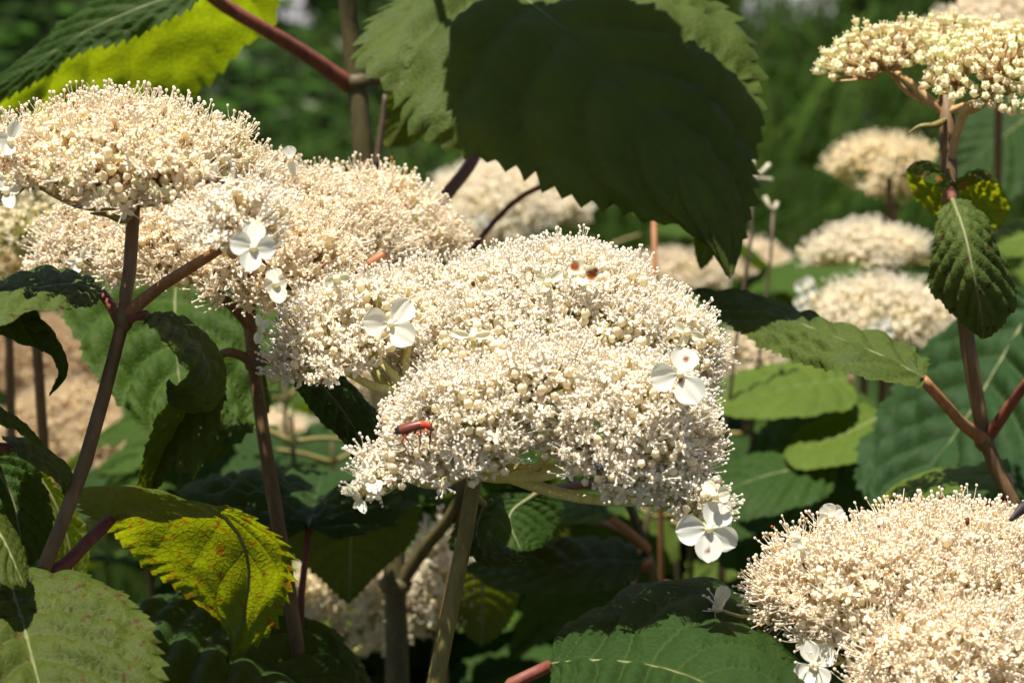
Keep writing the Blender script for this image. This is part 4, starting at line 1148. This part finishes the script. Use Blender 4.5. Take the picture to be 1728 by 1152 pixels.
FARL = []
for k in range(7):
    L, w, dr, fo = 1.0, .31 + .035 * k % .1, .12 + .09 * k, .10 + .05 * (k % 3)
    us = np.linspace(0, 1, 7)
    M_ = [Vector((u, .05 * math.sin(3 * u + k), .10 * math.sin(math.pi * u * .7) - dr * u * u)) for u in us]
    wd = [0, .82, 1, .93, .72, .38, 0]
    A_ = [Vector((q.x + .03, q.y + w * e, q.z + fo * e * .5 - .1 * e * e)) for q, e in zip(M_, wd)]
    B_ = [Vector((q.x + .03, q.y - w * e, q.z + fo * e * .5 - .1 * e * e)) for q, e in zip(M_, wd)]
    V, F, UV, mid, L_ = leaf_arrays(M_, A_, B_, 'up', 15, 6, 300 + k, 1.2, .05, 1.1, 3)
    me = tri_mesh('leaf', V, F, None, UV, M_BLEAF)
    v, f = tube([(0, 0, 0), (-.15, 0, -.03), (-.32, 0, -.10)], [.012, .013, .018], 6, 6)
    FARL.append((me, tri_mesh('petiole', v, f, None, None, M_PED)))


def far_leaf(t, p, az, size, r, tilt=None):
    me, pe = FARL[r.randint(len(FARL))]
    o = bpy.data.objects.new('leaf', me); COL.objects.link(o); o.parent = t
    q = bpy.data.objects.new('petiole', pe); COL.objects.link(q); q.parent = o
    el = (-.05 + .3 * r.randn() * .5) if tilt is None else tilt
    m = Matrix.Rotation(az, 4, 'Z') @ Matrix.Rotation(-el, 4, 'Y') @ Matrix.Rotation(.25 * r.randn(), 4, 'X') @ Matrix.Scale(size, 4)
    m.translation = p - WO[t.name] + (m.to_3x3() @ Vector((.32, 0, .10)))
    o.matrix_local = m
    g = GREENS[('mid', 'dark', 'blue', 'light', 'mid', 'blue')[r.randint(6)]]; k = .85 + .3 * r.rand()
    o.color = (g[0] * k, g[1] * k, g[2] * k, 1)
    return o


TANT = (.80, .66, .50)
back_head(850, 374, 1.0, 165, 104, 'blurred hydrangea stem with a broad cream dome behind the largest drooping leaf', 61, (1, .99, .96), steriles=((812, 372, 14),))
back_head(1138, 480, 1.05, 82, 52, 'blurred hydrangea stem with a low cream head behind the dry seed stalks', 62, (.95, .9, .82))
back_head(1250, 458, 1.2, 88, 54, 'blurred hydrangea stem with a cream head crossed by two thin dry stalks', 63, (1, .95, .88))
back_head(1262, 640, .92, 62, 72, 'blurred hydrangea stem with a small cream head under the long level leaf', 64, (1, .96, .9))
back_head(1494, 274, .95, 104, 36, 'blurred hydrangea stem with a flat tan head just below the yellowish one', 65, (1.0, .95, .80))
back_head(1515, 330, .98, 45, 50, 'blurred hydrangea stem with a small ragged head under the flat tan one', 66, (1, .95, .82), n=2)
back_head(1468, 426, .92, 112, 44, 'blurred hydrangea stem with a flat cream head above a domed one', 67, (1, .99, .95))
back_head(1488, 556, .86, 136, 84, 'blurred hydrangea stem with a domed cream head and white outer flowers', 68, (1, .99, .96), n=4, steriles=((1360, 485, 20), (1352, 510, 14), (1490, 556, 20), (1470, 560, 14)))
back_head(1690, 78, .86, 135, 88, 'blurred hydrangea stem with a pale head rising behind the flat yellowish one', 69, (1, .97, .92))
back_head(45, 412, .70, 100, 78, 'hydrangea stem with a pale greenish head tucked behind the fluffy one', 70, (.95, .93, .80), sp=.0031, leafy=False)
back_head(10, 495, .78, 62, 80, 'hydrangea stem with a dull yellow head tucked under the greenish one', 71, (.88, .78, .55), n=2, leafy=False)
back_head(120, 800, 1.0, 165, 150, 'blurred hydrangea stem with a faded brownish cream head behind the brown stem', 72, (.85, .74, .56), n=4, tanb=True, leafy=False)
back_head(60, 650, 1.08, 165, 120, 'blurred hydrangea stem with the brownest faded head', 73, (.70, .56, .40), n=4, tanb=True, leafy=False)
back_head(235, 870, .95, 130, 95, 'blurred hydrangea stem with a faded head behind the limp hanging leaf', 74, (.68, .60, .45), tanb=True, leafy=False)
back_head(640, 670, .90, 90, 100, 'blurred hydrangea stem with a cream head glimpsed under the sharp head', 75, (1, .94, .85))
back_head(800, 420, 1.12, 70, 60, 'blurred hydrangea stem with a tan head behind the sharp head', 76, (.80, .66, .44), n=2, tanb=True)
back_head(460, 770, 1.0, 95, 70, 'blurred hydrangea stem with a pale head behind the dark hanging leaf', 77, (1, .95, .88), leafy=False)
back_head(600, 1080, .765, 130, 165, 'blurred hydrangea stem with a shaded head beneath the olive leaf', 78, (.9, .86, .72), n=4, leafy=False)
back_head(745, 1040, .755, 80, 140, 'blurred hydrangea stem with a white head low between two stems', 79, (1, .98, .93), n=3, leafy=False)

# filler shoots of the shrub
r0 = np.random.RandomState(99)
spots = []
for i in range(60):
    x = -120 + 1960 * ((i * .618) % 1) + r0.randint(-30, 30); d = .80 + .55 * r0.rand()
    y = 620 + 260 * r0.rand() + (60 if x > 1150 else 0)
    if x < 330: continue
    if 520 < x < 830: d = max(d, .95)
    spots.append((x, y, d))
spots += [(480, 640, .95), (1030, 470, 1.0), (1000, 400, 1.1), (1330, 560, 1.05), (1180, 560, 1.0), (560, 740, .85), (1600, 420, 1.1), (1650, 470, 1.0), (900, 470, 1.25), (700, 420, 1.3)]
for i, (x, y, d) in enumerate(spots):
    t = thing('hydrangea_shoot', foot_of(x, y + 200, d, .02 * r0.randn()), 'leafy green hydrangea shoot without flowers deep in the shrub', 'hydrangea', 'green shoots filling the shrub')
    top = P(x, y, d); b = WO[t.name]
    cane(t, [top, top.lerp(b, .15) + Vector((.006 * r0.randn(), .006 * r0.randn(), 0)), top.lerp(b, .35)], [.0008, .0016, .0020], M_DARK, (), True, 'stem', 7)
    az = r0.rand() * 3.14
    for k in range(5):
        p = top.lerp(b, .01 + .10 * k) if k < 2 else top.lerp(b, .15).lerp(top.lerp(b, .35), (k - 2) * .45)
        s = (.065 + .02 * k) * (.85 + .3 * r0.rand())
        far_leaf(t, p, az + k * 1.57 + .2 * r0.randn(), s, r0)
        far_leaf(t, p, az + k * 1.57 + 3.14 + .2 * r0.randn(), s, r0)

# ------------------------------------------------------------------ dry stalks between the heads
for i, (pts, rr, lb) in enumerate((
        ([(1268, 300, .80), (1270, 380, .80), (1262, 440, .80), (1250, 520, .80)], .0007, 'thin dry brown stalk with a pale forked tip beside the largest leaf'),
        ([(1305, 355, .83), (1304, 400, .83), (1298, 460, .83), (1290, 520, .83)], .0007, 'thin dry brown stalk with a bent tip against the grass'),
        ([(1103, 370, .78), (1104, 420, .78), (1106, 480, .78)], .0011, 'dry tan stalk with small branching fruit stalks on top'))):
    t = thing('dry_stalk', foot_of(pts[-1][0], 900, pts[-1][2]), lb, 'stalk')
    cane(t, pts, [rr * .8, rr, rr * 1.2, rr * 1.3][:len(pts)], M_DRY if i < 2 else M_ORANGE, (), True, 'stem', 7)
    x, y, d = pts[0]
    mb = MB()
    for (ex, ey) in (((-26, 18), (30, -22), (34, 4), (2, -30)), ((-14, -22), (6, -12)), ((-34, -14), (32, -10), (-14, -22), (16, -24)))[i]:
        v, f = tube(pp([(x, y, d), (x + ex * .5, y + ey * .35, d), (x + ex, y + ey, d + .002)]), [.0007, .0007, .0009], 6, 8); mb.add(v, f, (1, 1, 1))
    mb.build('twig', stem_mat('dry_twig', (.30, .26, .17), (.48, .44, .32)) if i < 2 else M_PEDT, t)

# ------------------------------------------------------------------ insects
def insect(name, label, x, y, d, fwd, up, size, wing, tip, body, leg, droop=0.5, antl=1.0):
    """soldier beetle: local axes x forward, y left, z up, unit body length"""
    f = Vector(fwd).normalized(); u = Vector(up); u = (u - f * u.dot(f)).normalized(); s = u.cross(f)
    org = P(x, y, d)
    R = np.array([list(f), list(s), list(u)]).T * size
    t = thing(name, org, label, 'beetle')
    mb = MB()
    def A(vf, c): mb.add(vf[0] @ R.T + np.array(org), vf[1], c)
    # abdomen, thorax, neck and head as one run
    A(tube([(-.52, 0, -.02), (-.42, 0, 0), (-.2, 0, .01), (.05, 0, .03), (.16, 0, .04), (.26, 0, .01), (.36, 0, -.04), (.43, 0, -.11), (.47, 0, -.19)],
           [.02, .085, .12, .125, .10, .125, .11, .08, .035], 10, 30), body)
    for sg in (-1, 1):
        A(ico(.032, (.43, sg * .055, -.10)), (.015, .012, .012))
        A(tube([(.44, sg * .03, -.08), (.50, sg * .10, .06), (.62, sg * .20, .20), (.82, sg * .24, .30 * antl)] if sg < 0 else [(.43, sg * .03, -.07), (.42, sg * .10, .08), (.38, sg * .2, .22), (.34, sg * .26, .34)], [.020, .017, .015, .011], 5, 14), (.035, .02, .015))
        for (hx, kx, fx, ky, fy, kz) in ((.28, .36, .30, .20, .26, -.16), (.06, .12, .02, .22, .30, -.17), (-.12, -.36, -.26, .20, .32, -.20)):
            A(tube([(hx, sg * .07, -.05), ((hx + kx) / 2, sg * ky * .8, kz * .55), (kx, sg * ky, kz)], [.032, .036, .024], 6, 8), leg)
            A(tube([(kx, sg * ky, kz), ((kx + fx) / 2 + .02, sg * (ky + fy) / 2, kz - .17), (fx, sg * fy, kz - .34), (fx + .03, sg * fy * 1.04, kz - .46)], [.026, .022, .018, .013], 5, 10), tuple(np.array(leg) * .28))
    mb.build('body', M_INSECT, t)
    for sg in (-1, 1):
        V, C, F = [], [], []
        n1, n2 = 18, 8
        for i in range(n1 + 1):
            q = i / n1
            xx = .20 - .68 * q
            wd = .14 + .02 * math.sin(q * 3.1) - (.06 * max(0, q - .85) / .15)
            rz = .135 + .02 * math.sin(q * 3.1) - .05 * max(0, (q - .85) / .15)
            for j in range(n2 + 1):
                a = j / n2 * 1.75 + .02
                V.append((xx, sg * wd * math.sin(min(a, 1.6)) + sg * .004, .035 + rz * math.cos(a) - (.035 * q)))
                c = np.array(wing) * (.85 + .3 * (noise.noise(Vector((q * 3, j * .9, 2))) * .5 + .5))
                if j in (2, 5): c = c * .8
                C.append(np.array(tip) if q > .80 else c)
        for i in range(n1):
            for j in range(n2):
                k = i * (n2 + 1) + j
                F += [(k, k + 1, k + n2 + 2), (k, k + n2 + 2, k + n2 + 1)]
        m2 = MB(); m2.add(np.array(V) @ R.T + np.array(org), F, np.array(C)); m2.build('wing_case', M_INSECT, t)
    return t


d1 = surf(FL1, 700, 748, 34) - .0085
insect('soldier_beetle', 'red beetle with black wing tips climbing on the sharp flower head', 698, 722, d1, RIGHT * .95 + UPV * .22 - FWD * .10, UPV * .93 - FWD * .36, .0074, (.15, .030, .012), (.012, .012, .016), (.42, .045, .012), (.40, .06, .015))
d2 = min(surf(FL1, 632, 445, 30, .56), surf(FL3, 632, 445, 30, .56)) - .0125
insect('soldier_beetle', 'orange-brown beetle seen from above between two flower heads', 632, 441, d2, -RIGHT * .78 - UPV * .55 - FWD * .2, -FWD * .75 + UPV * .6, .0068, (.36, .14, .045), (.14, .06, .025), (.30, .09, .03), (.36, .13, .04), antl=.5)
d3 = surf(FL1, 1010, 787, 30) - .002
tf_ = thing('fly', P(1010, 787, d3), 'tiny dark fly sitting low on the sharp flower head', 'fly')
mb = MB(); oc = np.array(P(1010, 787, d3))
v, f = tube([oc + np.array(RIGHT) * k * .0009 - np.array(UPV) * k * .0006 for k in (-1, -.4, .3, .8, 1.1)], [.0001, .00045, .0005, .0004, .0002], 8, 14); mb.add(v, f, (.05, .04, .05))
for k in range(6):
    e = oc + np.array(RIGHT) * (.0003 * (k % 3 - 1)) + np.array(UPV) * (-.0011) + np.array(FWD) * (.0008 * (1 if k < 3 else -1))
    v, f = tube([oc, (oc + e) / 2 + np.array(UPV) * .0003, e], [.00009, .00008, .00006], 4, 4); mb.add(v, f, (.02, .02, .02))
mb.build('body', M_INSECT, tf_)
for sg in (-1, 1):
    a = oc + np.array(UPV) * .0004; e = oc - np.array(RIGHT) * .0017 + np.array(UPV) * (.0014 + .0003 * sg) - np.array(FWD) * .0006 * sg
    w = np.array(FWD) * .0004
    mb = MB(); mb.add([a, (a + e) / 2 + w, (a + e) / 2 - w + np.array(UPV) * .0003, e], [(0, 1, 2), (1, 3, 2)], (.18, .16, .17)); mb.build('wing', M_INSECT, tf_)
